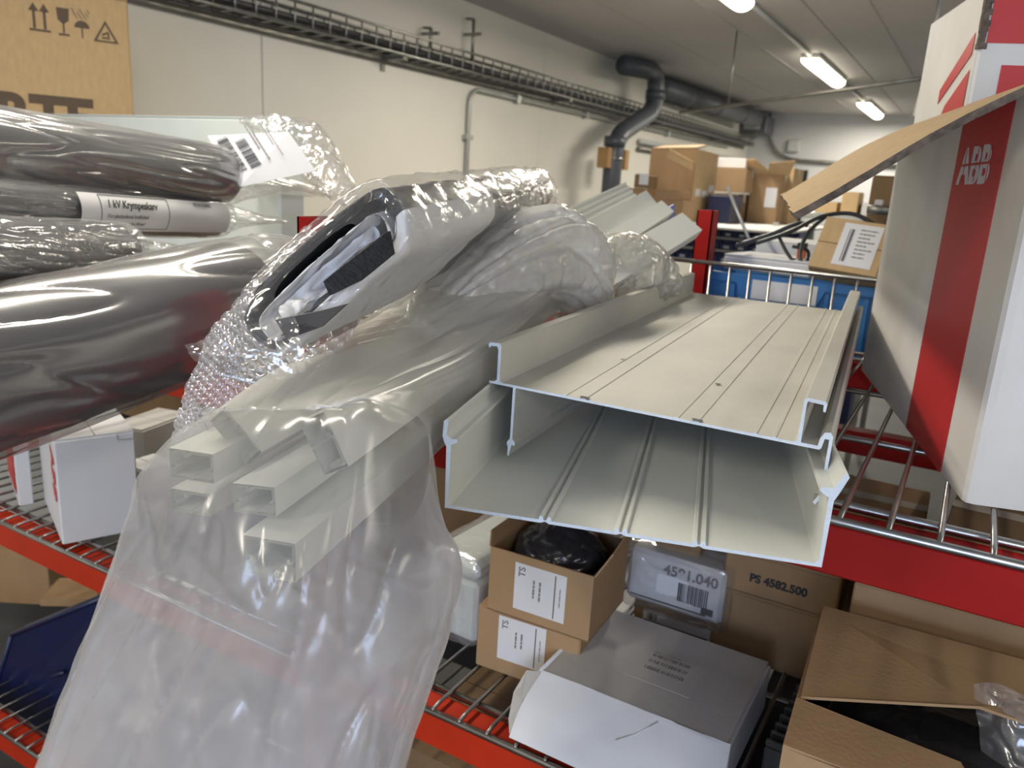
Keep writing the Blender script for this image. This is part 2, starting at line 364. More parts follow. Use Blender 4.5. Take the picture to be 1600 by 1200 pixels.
# cable tray on the left wall
tz0, tz1 = H+.76, H+.90
t = thing('cable_tray', 'long wire mesh cable tray with dark cables along the pale wall', 'cable tray', (XW, 2, tz0))
Ly = 11.9
for dx in (.02, .20):
    for dz in (.0, .13): MB().tube([(dx, -1, dz), (dx, Ly, dz)], .009, 6).build('rail', M['steel'], t)
nr = int((Ly+1)/.14)
rung = MB().tube([(.02, 0, .13), (.02, 0, 0), (.20, 0, 0), (.20, 0, .13)], .006, 6)
r0 = rung.build('rung', M['steel'], t); r0.location.y = -1
for k in range(1, nr):
    c = r0.copy(); col.objects.link(c); c.location.y = -1+k*.14
for k in range(5):
    MB().tube([(.045+.032*k, yy, .025+.018*((k*7) % 3)+.006*math.sin(yy*2+k)) for yy in np.linspace(-1, Ly, 40)], .017, 7).build('cable', M['cable'], t)
for yy in (-.1, 2.5, 5.0, 7.5, 10): MB().box(0, .20, yy, yy+.04, -.03, -.008).box(0, .012, yy, yy+.04, -.10, .0).build('bracket', M['steeld'], t)
MB().box(-.0, .02, -1, Ly, -.05, .005).build('lower_strip', M['steeld'], t)  # dull strip along the wall at the tray's lower edge
# hanger hooks above the tray
yb = onx(722, 60, XW).y
def hook(y, h, label):
    m = MB().tube([(XW+.1, y, tz1-.03), (XW+.1, y, tz1+h)], .012, 6).tube([(XW+.1, y, tz1+h), (XW+.02, y+.02, tz1+h+.01)], .010, 6).box(XW+.02, XW+.17, y-.012, y+.012, tz1+h*.55, tz1+h*.55+.02)
    tag(m.build('tray_hanger', M['steeld']), label, 'bracket')
hook(yb, .26, 'tall thin metal hanger rising above the cable tray')
hook(onx(655, 60, XW).y, .10, 'short bent metal hook on top of the cable tray')
# steel conduit with a bend, clipped to the wall
yc = onx(727, 200, XW).y; zc_ = H+.675
def conduit(y0, label, zt=zc_):
    t = thing('wall_conduit', label, 'conduit', (XW+.03, y0, 0))
    pts = [(0, 0, .3), (0, 0, zt-.12)]+[(0, .12-.12*math.cos(a), zt-.12+.12*math.sin(a)) for a in np.linspace(.2, PI/2, 8)]+[(0, 12.9-y0, zt)]
    MB().tube(pts, .018, 8).build('pipe', M['conduit'], t)
    for z in (zt-.37,): MB().box(-.03, .022, -.045, .045, z-.018, z+.018).build('clip', M['conduit'], t)
    for yy in (.75, 2.15, 3.3, 4.6): MB().box(-.03, .022, yy-.03, yy+.03, zt-.03, zt+.03).build('clip', M['conduit'], t)
    return t
conduit(yc, 'thin grey conduit rising up the wall and bending to the right')
for k, z in enumerate((H+.52, H+.44)):
    t = tag(MB().tube([(XW+.04, 9.2, z), (XW+.04, 13.6, z)], .03, 8).build('wall_pipe', M['lampbody'] if k == 0 else M['steeld']),
        ('upper pale pipe', 'lower dark pipe')[k]+' low on the far left wall behind the drain', 'pipe')

# drain pipe
t = thing('drain_pipe', 'dark grey plastic drain pipe with two bends dropping down the wall', 'pipe', (0, 0, 0))
xd = XW+.34; yd = onx(960, 250, xd).y; rr = .095
pz = H+.36*1.45
P0 = onx(959, 300, xd); P1 = onx(961, 215, xd); P2 = onx(1022, 172, xd+.02); P3 = onx(1026, 125, xd+.02); P4 = onx(985, 106, xd+.02)
def bend(pts, r, k=7):
    pts = [Vector(p) for p in pts]; out = [pts[0]]
    for a, b, c in zip(pts[:-2], pts[1:-1], pts[2:]):
        r1 = min(r, (a-b).length*.48); r2 = min(r, (c-b).length*.48)
        A = b+(a-b).normalized()*r1; C = b+(c-b).normalized()*r2
        for i in range(k+1):
            s = i/k; out.append(A*(1-s)**2+b*2*s*(1-s)+C*s*s)
    out.append(pts[-1]); return out
path = bend([Vector((P1.x, P1.y, .0)), P1, P2, P3+Vector((0, 0, .08)), Vector((P4.x-.05, P4.y-.05, P4.z+.02))], .22)
MB().tube(path, rr, 16).build('pipe', M['pipe'], t)
for f in (P1+Vector((0, 0, -.04)), (P2+P3)/2, ):
    MB().tube([f-Vector((0, 0, .05)), f+Vector((0, 0, .05))], rr*1.14, 16).build('coupling', M['pipe'], t)
zc2 = onx(960, 248, xd).z
MB().tube([(P1.x, P1.y, zc2-.012), (P1.x, P1.y, zc2+.012)], rr*1.10, 16).build('clamp', M['steel'], t)
for s in (-1, 1): MB().box(P1.x-.09, P1.x+.03, P1.y+(.30 if s > 0 else -.15)-.05, P1.y+(.30 if s > 0 else -.15)+.05, zc2-.10, zc2+.10, bev=.006).build('wood_block', M['wood'], t)
# overhead duct towards the back
a = U(1035, 122, 9.4); b = U(1182, 166, 12.4)
t = thing('ceiling_duct', 'long dark grey pipe under the ceiling running to the back wall', 'duct')
MB().tube([(a.x, a.y, ZC-.16), (b.x, b.y, ZC-.16)], .13, 16).build('pipe', M['duct'], t)
for s in (.2, .5, .8):
    q = a.lerp(b, s); MB().tube([(q.x, q.y-.03, ZC-.16), (q.x, q.y+.03, ZC-.16)], .137, 16).build('collar', M['duct'], t)
    MB().box(q.x-.01, q.x+.01, q.y-.01, q.y+.01, ZC-.05, ZC-.001).build('hanger', M['steeld'], t)
a = U(1155, 180, 12.9); b = U(1200, 210, 12.9)
t = thing('duct_box', 'dark boxed duct corner in the far upper left', 'duct', (a.x, a.y, b.z))
MB().box(0, b.x-a.x, 0, .5, 0, a.z-b.z, bev=.01).build('casing', M['duct'], t)
MB().box(.1, b.x-a.x-.1, -.02, .01, .06, (a.z-b.z)*.6, bev=.005).build('cover_plate', M['whiteg'], t)
# thin rod spanning under the ceiling and its drop
a = U(1062, 176, 7.2); b = U(1452, 121, 5.2)
t = thing('suspended_rail', 'thin dark rail hanging across the aisle below the lamps', 'rail')
MB().tube([a, b], .014, 6).build('rod', M['steeld'], t)
MB().tube([b+Vector((-.02, 0, 0)), Vector((b.x-.02, b.y, ZC))], .008, 6).build('drop_wire', M['steeld'], t)
MB().tube([a.lerp(b, .25), Vector((*a.lerp(b, .25).xy, ZC))], .006, 6).build('drop_wire', M['steeld'], t)
a = U(1444, 150, 5.0)
tag(MB().tube([Vector((a.x, a.y, ZC)), a+Vector((0, 0, .12)), a-Vector((0, 0, .12))], [.006, .025, .045], 10).build('hanging_cone', M['lampbody']), 'small pale funnel hanging at the rail end beside the box', 'fitting')
# wall conduits at the back wall
m = bend([ony(1203, 178, YB-.05), ony(1203, 225, YB-.05), ony(1225, 250, YB-.05), ony(1440, 262, YB-.05)], .35)
tag(MB().tube(m, .03, 8).build('back_wall_conduit', M['steeld']), 'dark conduit curving down and along the far end wall', 'conduit')
q = ony(1240, 228, YB-.05)
tag(MB().box(q.x-.10, q.x+.10, YB-.08, YB, q.z-.10, q.z+.10, bev=.02).build('junction_box', M['lampbody']), 'small pale junction box on the far end wall', 'junction box')

# ------------------------------------------------------------------ racks
ZU, ZL, ZT = H-.384, H-.908, H-1.56
def upright(parent, x, y0, z1, w=.072, d=.072, z0=0, slots=True):  # slots down the front face
    m = MB(); tk = .004
    m.box(x, x+w, y0, y0+tk, z0, z1-.0); m.box(x, x+tk, y0, y0+d, z0, z1); m.box(x+w-tk, x+w, y0, y0+d, z0, z1)
    m.box(x, x+w, y0+d-tk, y0+d, z0, z1); 
    o = m.build('upright', M['red'], parent)
    if not slots: return o
    s = MB(); zz = z1-.035
    while zz > z0+.1:
        s.box(x+.026, x+.044, y0-.0012, y0+.001, zz-.045, zz); zz -= .075
    s.build('slots', M['dark'], o); return o
def beam(parent, x0, x1, y0, zt, m, h=.074, d=.055):
    mb = MB(); mb.box(x0, x1, y0, y0+d, zt-h, zt-.006, bev=.003)
    mb.box(x0, x1, y0+.004, y0+.012, zt-h*.45, zt-h*.40)
    return mb.build('beam', m, parent)
def deck(parent, x0, x1, y0, y1, zt, sp=.0545, xs=None, guard=0, crossy=(.03, .40, .77, 1.14)):
    dk = MB()
    for yy in (y0-.004, y0+.058): dk.tube([(x0, yy, zt+.001), (x1, yy, zt+.001)], .0065, 8)
    dk.tube([(x0, y1, zt+.001), (x1, y1, zt+.001)], .006, 8)
    for yy in crossy[1:]: dk.tube([(x0, y0+yy, zt-.004), (x1, y0+yy, zt-.004)], .0055, 8)
    d = dk.build('wire_deck', M['steel'], parent)
    pts = [(0, y0-.006, zt-.004), (0, y0-.003, zt+.007), (0, y0+.02, zt+.009), (0, y1, zt+.009)]
    if guard: pts.append((0, y1, zt+guard))
    w0 = MB().tube(pts, .0038, 7).build('wire', M['steel'], d)
    k = 0; x = xs if xs is not None else x0+.02; first = True
    while x < x1:
        o = w0 if first else w0.copy()
        if not first: col.objects.link(o)
        o.location.x = x; x += sp; first = False
    if guard: MB().tube([(x0, y1, zt+guard), (x1, y1, zt+guard)], .006, 8).build('guard_rail', M['steel'], d)
    return d
rk = thing('shelving_rack', 'near red shelving rack with galvanised wire decks holding the profiles', 'rack', (0, 0, 0))
beam(rk, -.93, .75, 1.0, ZU, M['red']); beam(rk, -.93, .75, 1.0, ZL, M['red2']); beam(rk, -.93, .75, 1.0, ZT, M['red2'])
beam(rk, -2.9, -1.0, 1.0, ZU-.004, M['red2']); beam(rk, -2.9, -1.0, 1.0, ZL-.02, M['red2']); beam(rk, -2.9, -1.0, 1.0, ZT-.05, M['red2'])
beam(rk, -.93, .75, 2.15, ZU-.006, M['red']); beam(rk, -.93, .75, 2.15, ZL-.006, M['red']); beam(rk, -2.9, -1.0, 2.15, ZL-.02, M['red2'])
deck(rk, -.92, .75, 1.0, 2.2, ZU, xs=-.911+.003, guard=.192); deck(rk, -.92, .75, 1.0, 2.2, ZL, xs=-.905, sp=.0555); deck(rk, -.92, .75, 1.0, 2.2, ZT, xs=-.905, sp=.0555); deck(rk, -2.5, -1.01, 1.0, 2.2, ZT-.05, xs=-2.48, sp=.0555)
deck(rk, -2.5, -1.01, 1.0, 2.2, ZL-.02, xs=-2.48, sp=.0555); deck(rk, -2.5, -1.01, 1.0, 2.2, ZU-.004, xs=-2.48)
upright(rk, -1.0, 1.0, H-.081); upright(rk, -1.0, 2.14, H-.081)
upright(rk, .76, 1.0, H-.081)

# ------------------------------------------------------------------ boxes
def carton(name, label, cat, loc, yaw, w, d, h, m, group=None, tape=True, bev=.003, seam='x', rot=None):
    t = thing(name, label, cat, loc, yaw, group, rot)
    MB().box(0, w, 0, d, 0, h-.004, bev=bev).build('body', m, t)
    if seam == 'x':
        MB().box(.002, w-.002, .001, d/2-.0015, h-.004, h).build('flap', m, t)
        MB().box(.002, w-.002, d/2+.0015, d-.001, h-.004, h).build('flap', m, t)
        if tape: MB().box(-.0004, w+.0004, d/2-.02, d/2+.02, h, h+.0005).box(-.0008, .0, d/2-.02, d/2+.02, h-.05, h).box(w, w+.0008, d/2-.02, d/2+.02, h-.05, h).build('tape', M['tape'], t)
    else:
        MB().box(.001, w/2-.0015, .002, d-.002, h-.004, h).build('flap', m, t)
        MB().box(w/2+.0015, w-.001, .002, d-.002, h-.004, h).build('flap', m, t)
        if tape: MB().box(w/2-.02, w/2+.02, -.0004, d+.0004, h, h+.0005).build('tape', M['tape'], t)
    return t
FR = lambda x, z, w=0: frame((x, -.0002-w, z), (1, 0, 0), (0, 0, 1))       # writing on a front face
LF = lambda y, z, w=0: frame((-.0002-w, y, z), (0, -1, 0), (0, 0, 1))      # writing on a left face
TP = lambda x, y, z: frame((x, y, z), (1, 0, 0), (0, 1, 0))

# ------------------------------------------------------------------ white PVC channels
def floor_ribs(us, z, h=.0045, g=.0045, wd=.0028):
    out = []
    for c in us:
        for s in (-1, 1):
            a = c+s*g
            out += [(a-wd, z), (a-wd*.6, z+h), (a+wd*.6, z+h), (a+wd, z)]
    return out
def channel(name, label, prof, L, mx, m, group=None, nribs=None):
    t = thing(name, label, 'trunking', (0, 0, 0), group=group); t.matrix_world = mx
    b = MB().extrude(prof, L).build('body', m, t)
    # sawn ends: the same outline as thin caps
    import bmesh
    for y0 in (-.0004, L):
        me = bpy.data.meshes.new('sawn_edge'); bm = bmesh.new()
        lo = [bm.verts.new((p[0], y0, p[1])) for p in prof]; f = bm.faces.new(lo)
        ex = bmesh.ops.extrude_face_region(bm, geom=[f]); bmesh.ops.translate(bm, vec=(0, .0004, 0), verts=[v for v in ex['geom'] if isinstance(v, bmesh.types.BMVert)])
        bmesh.ops.triangulate(bm, faces=bm.faces[:]); bmesh.ops.recalc_face_normals(bm, faces=bm.faces); bm.to_mesh(me); bm.free()
        me.materials.append(M['pvcedge']); o = bpy.data.objects.new('sawn_edge', me); col.objects.link(o); o.parent = t
    return t
ZW = ZU+.0135
c0 = onz(695, 793, ZW)
W = .412; t_ = .0038
low = [(0, 0), (-.001, .074), (-.004, .080), (-.006, .086), (-.005, .104), (-.002, .1065), (.0005, .104), (-.001, .089), (.004, .084), (.011, .0845), (.012, .081), (.0045, .077), (t_, t_+.004)]
low += [(t_+.003, t_)] + floor_ribs((.118, .203, .287), t_) + [(W-t_-.003, t_), (W-t_, t_+.004)]
low += [(W-.0045, .077), (W-.014, .083), (W-.013, .087), (W-.006, .0875), (W-.001, .088), (W+.007, .104), (W+.010, .1045), (W+.012, .101), (W+.005, .083), (W+.001, .074), (W, 0)]
for c in (.287, .203, .118): low += [(c+.005, 0), (c, .0022), (c-.005, 0)]
yw = math.atan2(.289, 1)
mxl = Matrix.Translation(c0) @ Matrix.Rotation(yw, 4, 'Z')
channel('cable_trunking', 'lower wide white PVC trunking base with three pairs of floor ridges', low, 1.2, mxl, M['pvc'])
ZP = H-.262
c1 = onz(775, 600, ZP); W2 = .407; tp = .0032
upp = [(-.010, 0), (-.011, .0025), (-.0035, .0032), (.001, .006), (.001, .046), (-.001, .0505), (-.011, .0500), (-.0115, .0475), (-.0135, .0475), (-.0145, .052), (-.012, .0545), (.003, .0550), (.0052, .052), (.0052, .006), (.009, tp)]
upp += [(.098, tp), (.099, tp+.001), (.103, tp+.001), (.104, tp), (.124, tp), (.125, tp+.0012), (.129, tp+.0012), (.130, tp),
        (.243, tp), (.244, tp+.001), (.249, tp+.001), (.250, tp), (.268, tp), (.269, tp+.0012), (.273, tp+.0012), (.274, tp),
        (.335, tp), (.336, tp+.001), (.340, tp+.001), (.341, tp), (.356, tp), (.357, tp+.001), (.361, tp+.001), (.362, tp)]
upp += [(W2-.027, tp), (W2-.0235, .006), (W2-.0225, .052), (W2-.020, .0545), (W2-.001, .0535), (W2+.001, .051), (W2+.0005, .042), (W2-.002, .042), (W2-.0025, .0495), (W2-.0185, .0505), (W2-.0195, .047), (W2-.0195, .004), (W2-.002, .004), (W2-.001, .012)]
upp += [(W2+.003, .020), (W2+.009, .021), (W2+.012, .017), (W2+.0115, -.050), (W2+.005, -.062), (W2+.002, -.060), (W2+.008, -.049), (W2+.0085, .013), (W2+.004, .013), (W2+.002, .002), (W2, 0)]
upp += [(.030, 0), (.0295, -.070), (.034, -.074), (.033, -.079), (.029, -.078), (.0255, -.094), (.0235, -.094), (.0235, -.082), (.0215, -.078), (.0225, -.074), (.026, -.070), (.026, 0)]
mxu = Matrix(((1, -.098, 0, c1.x), (.004, .995, 0, c1.y), (0, 0, 1, c1.z), (0, 0, 0, 1)))
ch2 = channel('trunking_cover', 'upper white PVC trunking piece lying upside up with scuffed flat floor', upp, 1.17, Matrix.Identity(4), M['pvcd'])
for ch in ch2.children:          # the cut is a few degrees off square, so the mesh itself is skewed
    ch.data.transform(mxu); ch.data.update()
sm = MB()
for (u, v, r) in ((.127, .004, .0045), (.271, .004, .0045), (.258, .20, .003), (.10, .25, .0025)):
    sm.add([mxu @ Vector((u+r*1.5*math.cos(a), v+r*1.3*math.sin(a)*(1+.3*math.sin(3*a)), tp+.0016)) for a in np.linspace(0, 2*PI, 10, endpoint=False)], [tuple(range(10))])
sm.build('dirt_spot', M['ink'], ch2)

# ------------------------------------------------------------------ narrow profiles inside the milky bag
def hollow(w, h, t, curls=True):
    """rectangular trunking, one outline with a narrow slit at the top middle"""
    g = .0006; x, z = w/2, h/2
    o = [(-g, z), (-x, z), (-x, -z), (x, -z), (x, z), (g, z)]
    i = [(g, z-t), (x-t, z-t)]
    if curls: i += [(x-t, z*.35), (x-t-.005, z*.25), (x-t-.005, z*.15), (x-t, z*.1)]
    i += [(x-t, -z+t)]
    if curls: i += [(x*.35, -z+t), (x*.3, -z+t+.005), (x*.2, -z+t+.005), (x*.15, -z+t)]
    i += [(-x+t, -z+t)]
    if curls: i += [(-x+t, z*.1), (-x+t+.005, z*.15), (-x+t+.005, z*.25), (-x+t, z*.35)]
    i += [(-x+t, z-t), (-g, z-t)]
    return o+i
pr = [  # px, py, y of the sawn end, width, height, roll
 (299, 728, .478, .048, .030, 0, 'leftmost small white trunking end in the milky bag, lying flat'),
 (368, 682, .525, .058, .024, -.80, 'white trunking tilted diagonally at the top of the milky bag'),
 (506, 694, .529, .056, .028, -1.10, 'white trunking standing almost on edge at the right inside the milky bag'),
 (397, 781, .49, .044, .029, .05, 'small white trunking end in the middle of the bagged bundle'),
 (420, 873, .467, .053, .038, .0, 'lowest white trunking of the bagged bundle, its open end dark'),
 (298, 785, .50, .046, .024, .0, 'faint white trunking under the leftmost one, deep in the milky bag')]
for px, py, y, w, h, roll, lb in pr:
    p = ony(px, py, y)
    t = thing('narrow_trunking', lb, 'trunking', p, group='narrow white trunkings inside the milky bag')
    t.rotation_euler = Matrix.Rotation(yw, 3, 'Z').to_euler()
    b = MB().extrude(hollow(w, h, .0028), 1.25).build('body', M['pvc'], t); b.rotation_euler = (0, -roll+PI, 0)
    e = MB().box(-w/2+.003, w/2-.003, 1.22, 1.23, -h/2+.003, h/2-.003).build('light_stop', M['dark'], t); e.rotation_euler = (0, -roll+PI, 0)  # added stop that keeps light out of the far end, so the bore darkens

# ------------------------------------------------------------------ the big milky bag around them
rows = []
def R(*pts): rows.append([U(*p) for p in pts])
# each ring: across the front/top from left to right, then back underneath from right to left
R((700, 470, 1.62), (760, 425, 1.60), (820, 418, 1.60), (870, 436, 1.62), (885, 455, 1.65), (885, 490, 1.68), (880, 520, 1.7), (820, 520, 1.75), (750, 510, 1.72))
R((610, 500, 1.36), (660, 442, 1.34), (760, 440, 1.32), (830, 458, 1.31), (852, 482, 1.33), (848, 540, 1.37), (830, 580, 1.42), (750, 580, 1.5), (660, 550, 1.45))
R((520, 548, 1.14), (570, 505, 1.10), (650, 510, 1.07), (725, 535, 1.05), (764, 556, 1.07), (765, 612, 1.12), (740, 650, 1.2), (660, 650, 1.27), (570, 610, 1.22))
R((425, 592, .97), (470, 560, .93), (545, 560, .90), (625, 578, .88), (672, 600, .89), (692, 655, .97), (670, 720, 1.03), (580, 720, 1.07), (490, 660, 1.04))
R((335, 648, .84), (380, 634, .78), (455, 632, .745), (525, 628, .735), (588, 620, .74), (672, 672, .87), (650, 800, .93), (520, 800, .93), (400, 740, .92))
R((318, 656, .835), (368, 640, .768), (448, 640, .728), (520, 637, .719), (590, 628, .728), (674, 688, .85), (650, 806, .92), (520, 806, .925), (392, 748, .915))
R((262, 690, .82), (330, 668, .74), (420, 672, .685), (505, 668, .68), (598, 660, .70), (680, 726, .82), (660, 840, .88), (520, 860, .89), (360, 800, .89))
R((212, 752, .80), (262, 745, .71), (360, 790, .650), (470, 820, .640), (600, 770, .68), (688, 790, .79), (690, 860, .83), (540, 900, .86), (330, 850, .86))
R((203, 800, .80), (245, 830, .70), (350, 890, .635), (470, 920, .625), (600, 880, .66), (716, 860, .74), (700, 900, .81), (540, 940, .83), (330, 900, .84))
R((172, 900, .79), (230, 930, .70), (350, 980, .640), (480, 990, .63), (610, 980, .66), (705, 960, .73), (680, 980, .78), (520, 1000, .80), (320, 980, .81))
R((128, 1010, .78), (200, 1040, .70), (330, 1070, .645), (470, 1080, .635), (600, 1070, .66), (672, 1060, .72), (650, 1070, .76), (500, 1080, .77), (280, 1070, .78))
R((85, 1120, .77), (170, 1140, .70), (310, 1160, .65), (460, 1170, .64), (580, 1165, .66), (640, 1160, .71), (610, 1170, .74), (470, 1180, .75), (250, 1170, .76))
R((30, 1260, .76), (130, 1270, .70), (290, 1280, .655), (450, 1290, .65), (560, 1285, .665), (605, 1280, .70), (570, 1290, .72), (450, 1300, .73), (220, 1290, .74))
def bagfold(G, u, v):
    hang = np.clip((v-.50)*4, 0, 1)
    d = .0045*noise(u*6+2, v*2.0, .3) + .004*np.maximum(0, ridge(u*11+noise(u*3, v*3, 2)*.8, v*1.6, 5))**4
    d = d + hang*(.006*noise(u*13+v*2, v*2.2, 7) + .004*np.maximum(0, ridge(u*16+v*4, v*3.0, 9))**6*1.5 + .0015*noise(u*30, v*26, 4))
    return d*np.clip(.3+v*1.2, 0, 1)
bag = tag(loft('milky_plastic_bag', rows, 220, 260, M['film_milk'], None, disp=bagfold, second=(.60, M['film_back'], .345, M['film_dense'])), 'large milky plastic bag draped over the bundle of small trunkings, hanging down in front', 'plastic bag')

def fold(a, fu, fv, skew=0, base=1.0):
    def g(G, u, v):
        cx, cy = np.cos(2*PI*u)*fu, np.sin(2*PI*u)*fu; w = v*fv+skew*np.sin(2*PI*u)
        return a*(np.maximum(0, ridge(cx, cy, w))**3-.15)+a*base*.8*noise(cx*.8+3, cy*.8, w*.6+G[..., 0]*0)
    return g
# second bag over the tilted profiles behind
rows = []
cs = [((655, 510, 1.20), .03, .02), ((700, 468, 1.28), .075, .045), ((765, 425, 1.38), .10, .075), ((835, 402, 1.48), .095, .098), ((880, 412, 1.53), .085, .092), ((918, 432, 1.58), .06, .070), ((936, 448, 1.62), .03, .035)]
axd = Vector(U(950, 452, 1.7)-U(660, 505, 1.22))
for c, rx, rz in cs: rows.append(ring(U(*c), axd, rx, rz, 14, power=2.6))
def crumple(a, f, sharp=2):
    def g(G, u, v):
        x, y, z = G[..., 0]*f, G[..., 1]*f, G[..., 2]*f
        return a*(np.maximum(0, ridge(x, y, z))**sharp-.4) + a*.5*(np.maximum(0, ridge(x*2.3+5, y*2.3, z*2.3))**sharp-.4)
    return g
tag(loft('milky_plastic_bag', rows, 150, 150, M['film_white'], None, disp=lambda G, u, v: fold(.012, 1.5, 3.2, 2.2)(G, u, v)+crumple(.004, 18)(G, u, v), caps=True), 'smaller milky bag bunched up behind the flattened black sleeve', 'plastic bag')
rows = []
axd = Vector(U(1062, 448, 1.86)-U(920, 430, 1.66))
for c, rx, rz in [((915, 432, 1.66), .04, .05), ((945, 418, 1.70), .06, .066), ((985, 420, 1.75), .065, .074), ((1020, 430, 1.80), .055, .058), ((1045, 442, 1.84), .035, .034), ((1064, 452, 1.88), .006, .006)]:
    rows.append(ring(U(*c), axd, rx, rz, 14, power=2.3))
tag(loft('clear_plastic_bag', rows, 130, 130, M['film_grey'], None, disp=crumple(.008, 17), caps=True), 'crumpled greyish clear bag end beside the wide trunking pieces', 'plastic bag')

# tilted profiles sticking out behind
def plank(name, label, A, B, face, h, th, grooves=0, lip=True):
    """profile from far end A to near end B; 'face' is a far-end point lower on its visible side"""
    A, B, C = Vector(A), Vector(B), Vector(face)
    yv = (B-A); L = yv.length; yv.normalize(); zv = (A-C); zv = (zv-yv*zv.dot(yv)).normalized(); xv = yv.cross(zv)
    view = -(A-Vector((0, 0, H)))
    if xv.dot(view) < 0: xv = -xv
    mx = Matrix(((xv.x, yv.x, zv.x, A.x), (xv.y, yv.y, zv.y, A.y), (xv.z, yv.z, zv.z, A.z), (0, 0, 0, 1)))
    t = thing(name, label, 'trunking', group='white profiles tilting up behind the bags'); t.matrix_world = mx
    pts = [(0, 0), (0, -.004)]
    for g in range(grooves):
        z = -h*(g+.6)/(grooves+.4); pts += [(0, z+.0038), (-.006, z+.0025), (-.006, z-.0025), (0, z-.0038)]
    pts += [(0, -h), (-th, -h), (-th, -h+.003), (-.003, -h+.003), (-.003, -.003), (-th, -.003), (-th, 0)]
    MB().extrude(pts, L).build('body', M['pvc'], t); return t
plank('tilted_trunking', 'ribbed white profile, uppermost of those rising behind the bags', U(978, 284, 2.0), U(815, 358, 1.50), U(1006, 350, 1.93), .095, .075, grooves=7)
plank('tilted_trunking', 'thin white profile edge just right of the ribbed one', U(1010, 297, 2.02), U(872, 375, 1.58), U(1030, 350, 1.96), .055, .02)
plank('tilted_trunking', 'rounded white profile between the thin one and the wide flat one', U(1034, 313, 2.0), U(885, 402, 1.58), U(1048, 352, 1.93), .042, .03)
plank('tilted_trunking', 'wide flat white profile, rightmost and lowest of the tilted ones', U(1066, 332, 1.96), U(905, 421, 1.58), U(1083, 366, 1.91), .066, .03)
for A, B in (((1050, 319, 2.1), (950, 375, 1.9)),):
    t = thing('blue_profile', 'royal blue strip showing between the tilted white profiles', 'profile', group=None)
    a, b = U(*A), U(*B); MB().slab([a, b, b+Vector((.02, 0, -.09)), a+Vector((.02, 0, -.09))], (.8, -.5, 0), .012).build('body', M['royal'], t)

# ------------------------------------------------------------------ flattened black sleeve in shrink film (centre)
V = Vector(ray(1114, 233)/F)
op = [(600, 294, .955), (634, 335, .945), (628, 385, .925), (566, 440, .885), (495, 503, .845), (438, 546, .80), (398, 528, .805), (383, 492, .82), (412, 442, .85), (478, 378, .89), (550, 318, .93)]
ring0 = [U(*p) for p in op]; cen = sum(ring0, Vector())/len(ring0)
Vn = V.normalized(); NR = []
for i in range(len(ring0)):
    tg = (ring0[(i+1) % len(ring0)]-ring0[i-1]).normalized(); nn_ = tg.cross(Vn)
    nn_ = nn_-Vn*nn_.dot(Vn); nn_.normalize(); NR.append(nn_ if nn_.dot(ring0[i]-cen) > 0 else -nn_)
def rs(s, k=1.0, e=0, sh=(0, 0, 0)):
    c = cen+V*s; return [c+(p+V*s-c)*k+n_*e+Vector(sh) for p, n_ in zip(ring0, NR)]
t = thing('flattened_sleeve', 'open-ended flattened black sleeve with white lining, wrapped in shiny film above the milky bag', 'sleeve')
loft('outer_skin', [rs(.0), rs(.03, 1.0, .001), rs(.2), rs(.5, .98), rs(.8, .92), rs(.9, .86)], 90, 60, M['silver'], t, disp=crumple(.003, 8))
loft('foam_wall', [rs(.0), rs(-.003, 1, -.003), rs(-.002, 1, -.010), rs(.02, 1, -.012), rs(.3, 1, -.012), rs(.5, .6, -.01), rs(.55, .1)], 90, 40, M['foam'], t, disp=crumple(.001, 40))
SH = (.006, -.003, -.008)
loft('white_lining', [rs(.03, .9, -.020, SH), rs(-.001, .92, -.0155, SH), rs(.0, .92, -.014, SH), rs(.10, .9, -.014, SH), rs(.40, .5, -.012, SH)], 90, 40, M['sheet'], t, disp=crumple(.003, 18))
loft('inner_roll', [rs(.002, .80, -.018, SH), rs(.015, .72, -.020, SH), rs(.05, .6, -.020, SH), rs(.25, .5, -.018, SH)], 80, 30, M['sheet'], t, disp=crumple(.004, 20))
MB().slab([U(505, 440, .842), U(560, 392, .875), U(605, 362, .895), U(612, 398, .89), U(560, 440, .858), U(515, 462, .842)], V, .01).build('black_gap_plate', M['foam'], t)  # dark plates set into the gaps of the rolled lining
MB().slab([U(430, 500, .798), U(500, 486, .82), U(540, 476, .84), U(500, 512, .818), U(448, 530, .79)], V, .008).build('grey_gap_plate', M['rubberg'], t)
def arc(s, e): r = rs(s, 1, e); return [r[i].lerp(r[i+1], f) for i, f in ((0, .9), (2, 0), (3, 0), (4, 0), (4, .99))]
loft('white_side', [arc(-.003, -.012), arc(-.006, -.002), arc(.0, .006), arc(.06, .007), arc(.25, .006), arc(.36, .005), arc(.38, -.002)], 60, 60, M['sheet'], t, closed=False, disp=crumple(.0015, 10))
loft('shrink_film', [rs(-.018, .55), rs(-.020, .95, -.012), rs(-.014, 1, .002), rs(.02, 1, .012), rs(.3, 1, .012), rs(.6, .99, .012), rs(.85, .93, .010), rs(.95, .75, .01), rs(1.02, .45, .01), rs(1.08, .3, .01, (.03, 0, -.03)), rs(1.12, .4, .01, (.05, 0, -.05))], 160, 150, M['film_shrink'], t,
     disp=lambda G, u, v: crumple(.004, 20)(G, u, v)*np.clip(v*6+.25, 0, 1))
fl = [[U(455, 470, .80), U(470, 530, .78), U(480, 580, .78)], [U(410, 500, .80), U(420, 545, .785), U(430, 590, .79)], [U(350, 520, .80), U(365, 555, .79), U(385, 585, .80)], [U(290, 540, .81), U(298, 552, .805), U(306, 562, .81)]]
loft('film_flap', fl, 30, 40, M['film_clear'], t, closed=False, disp=crumple(.004, 30))

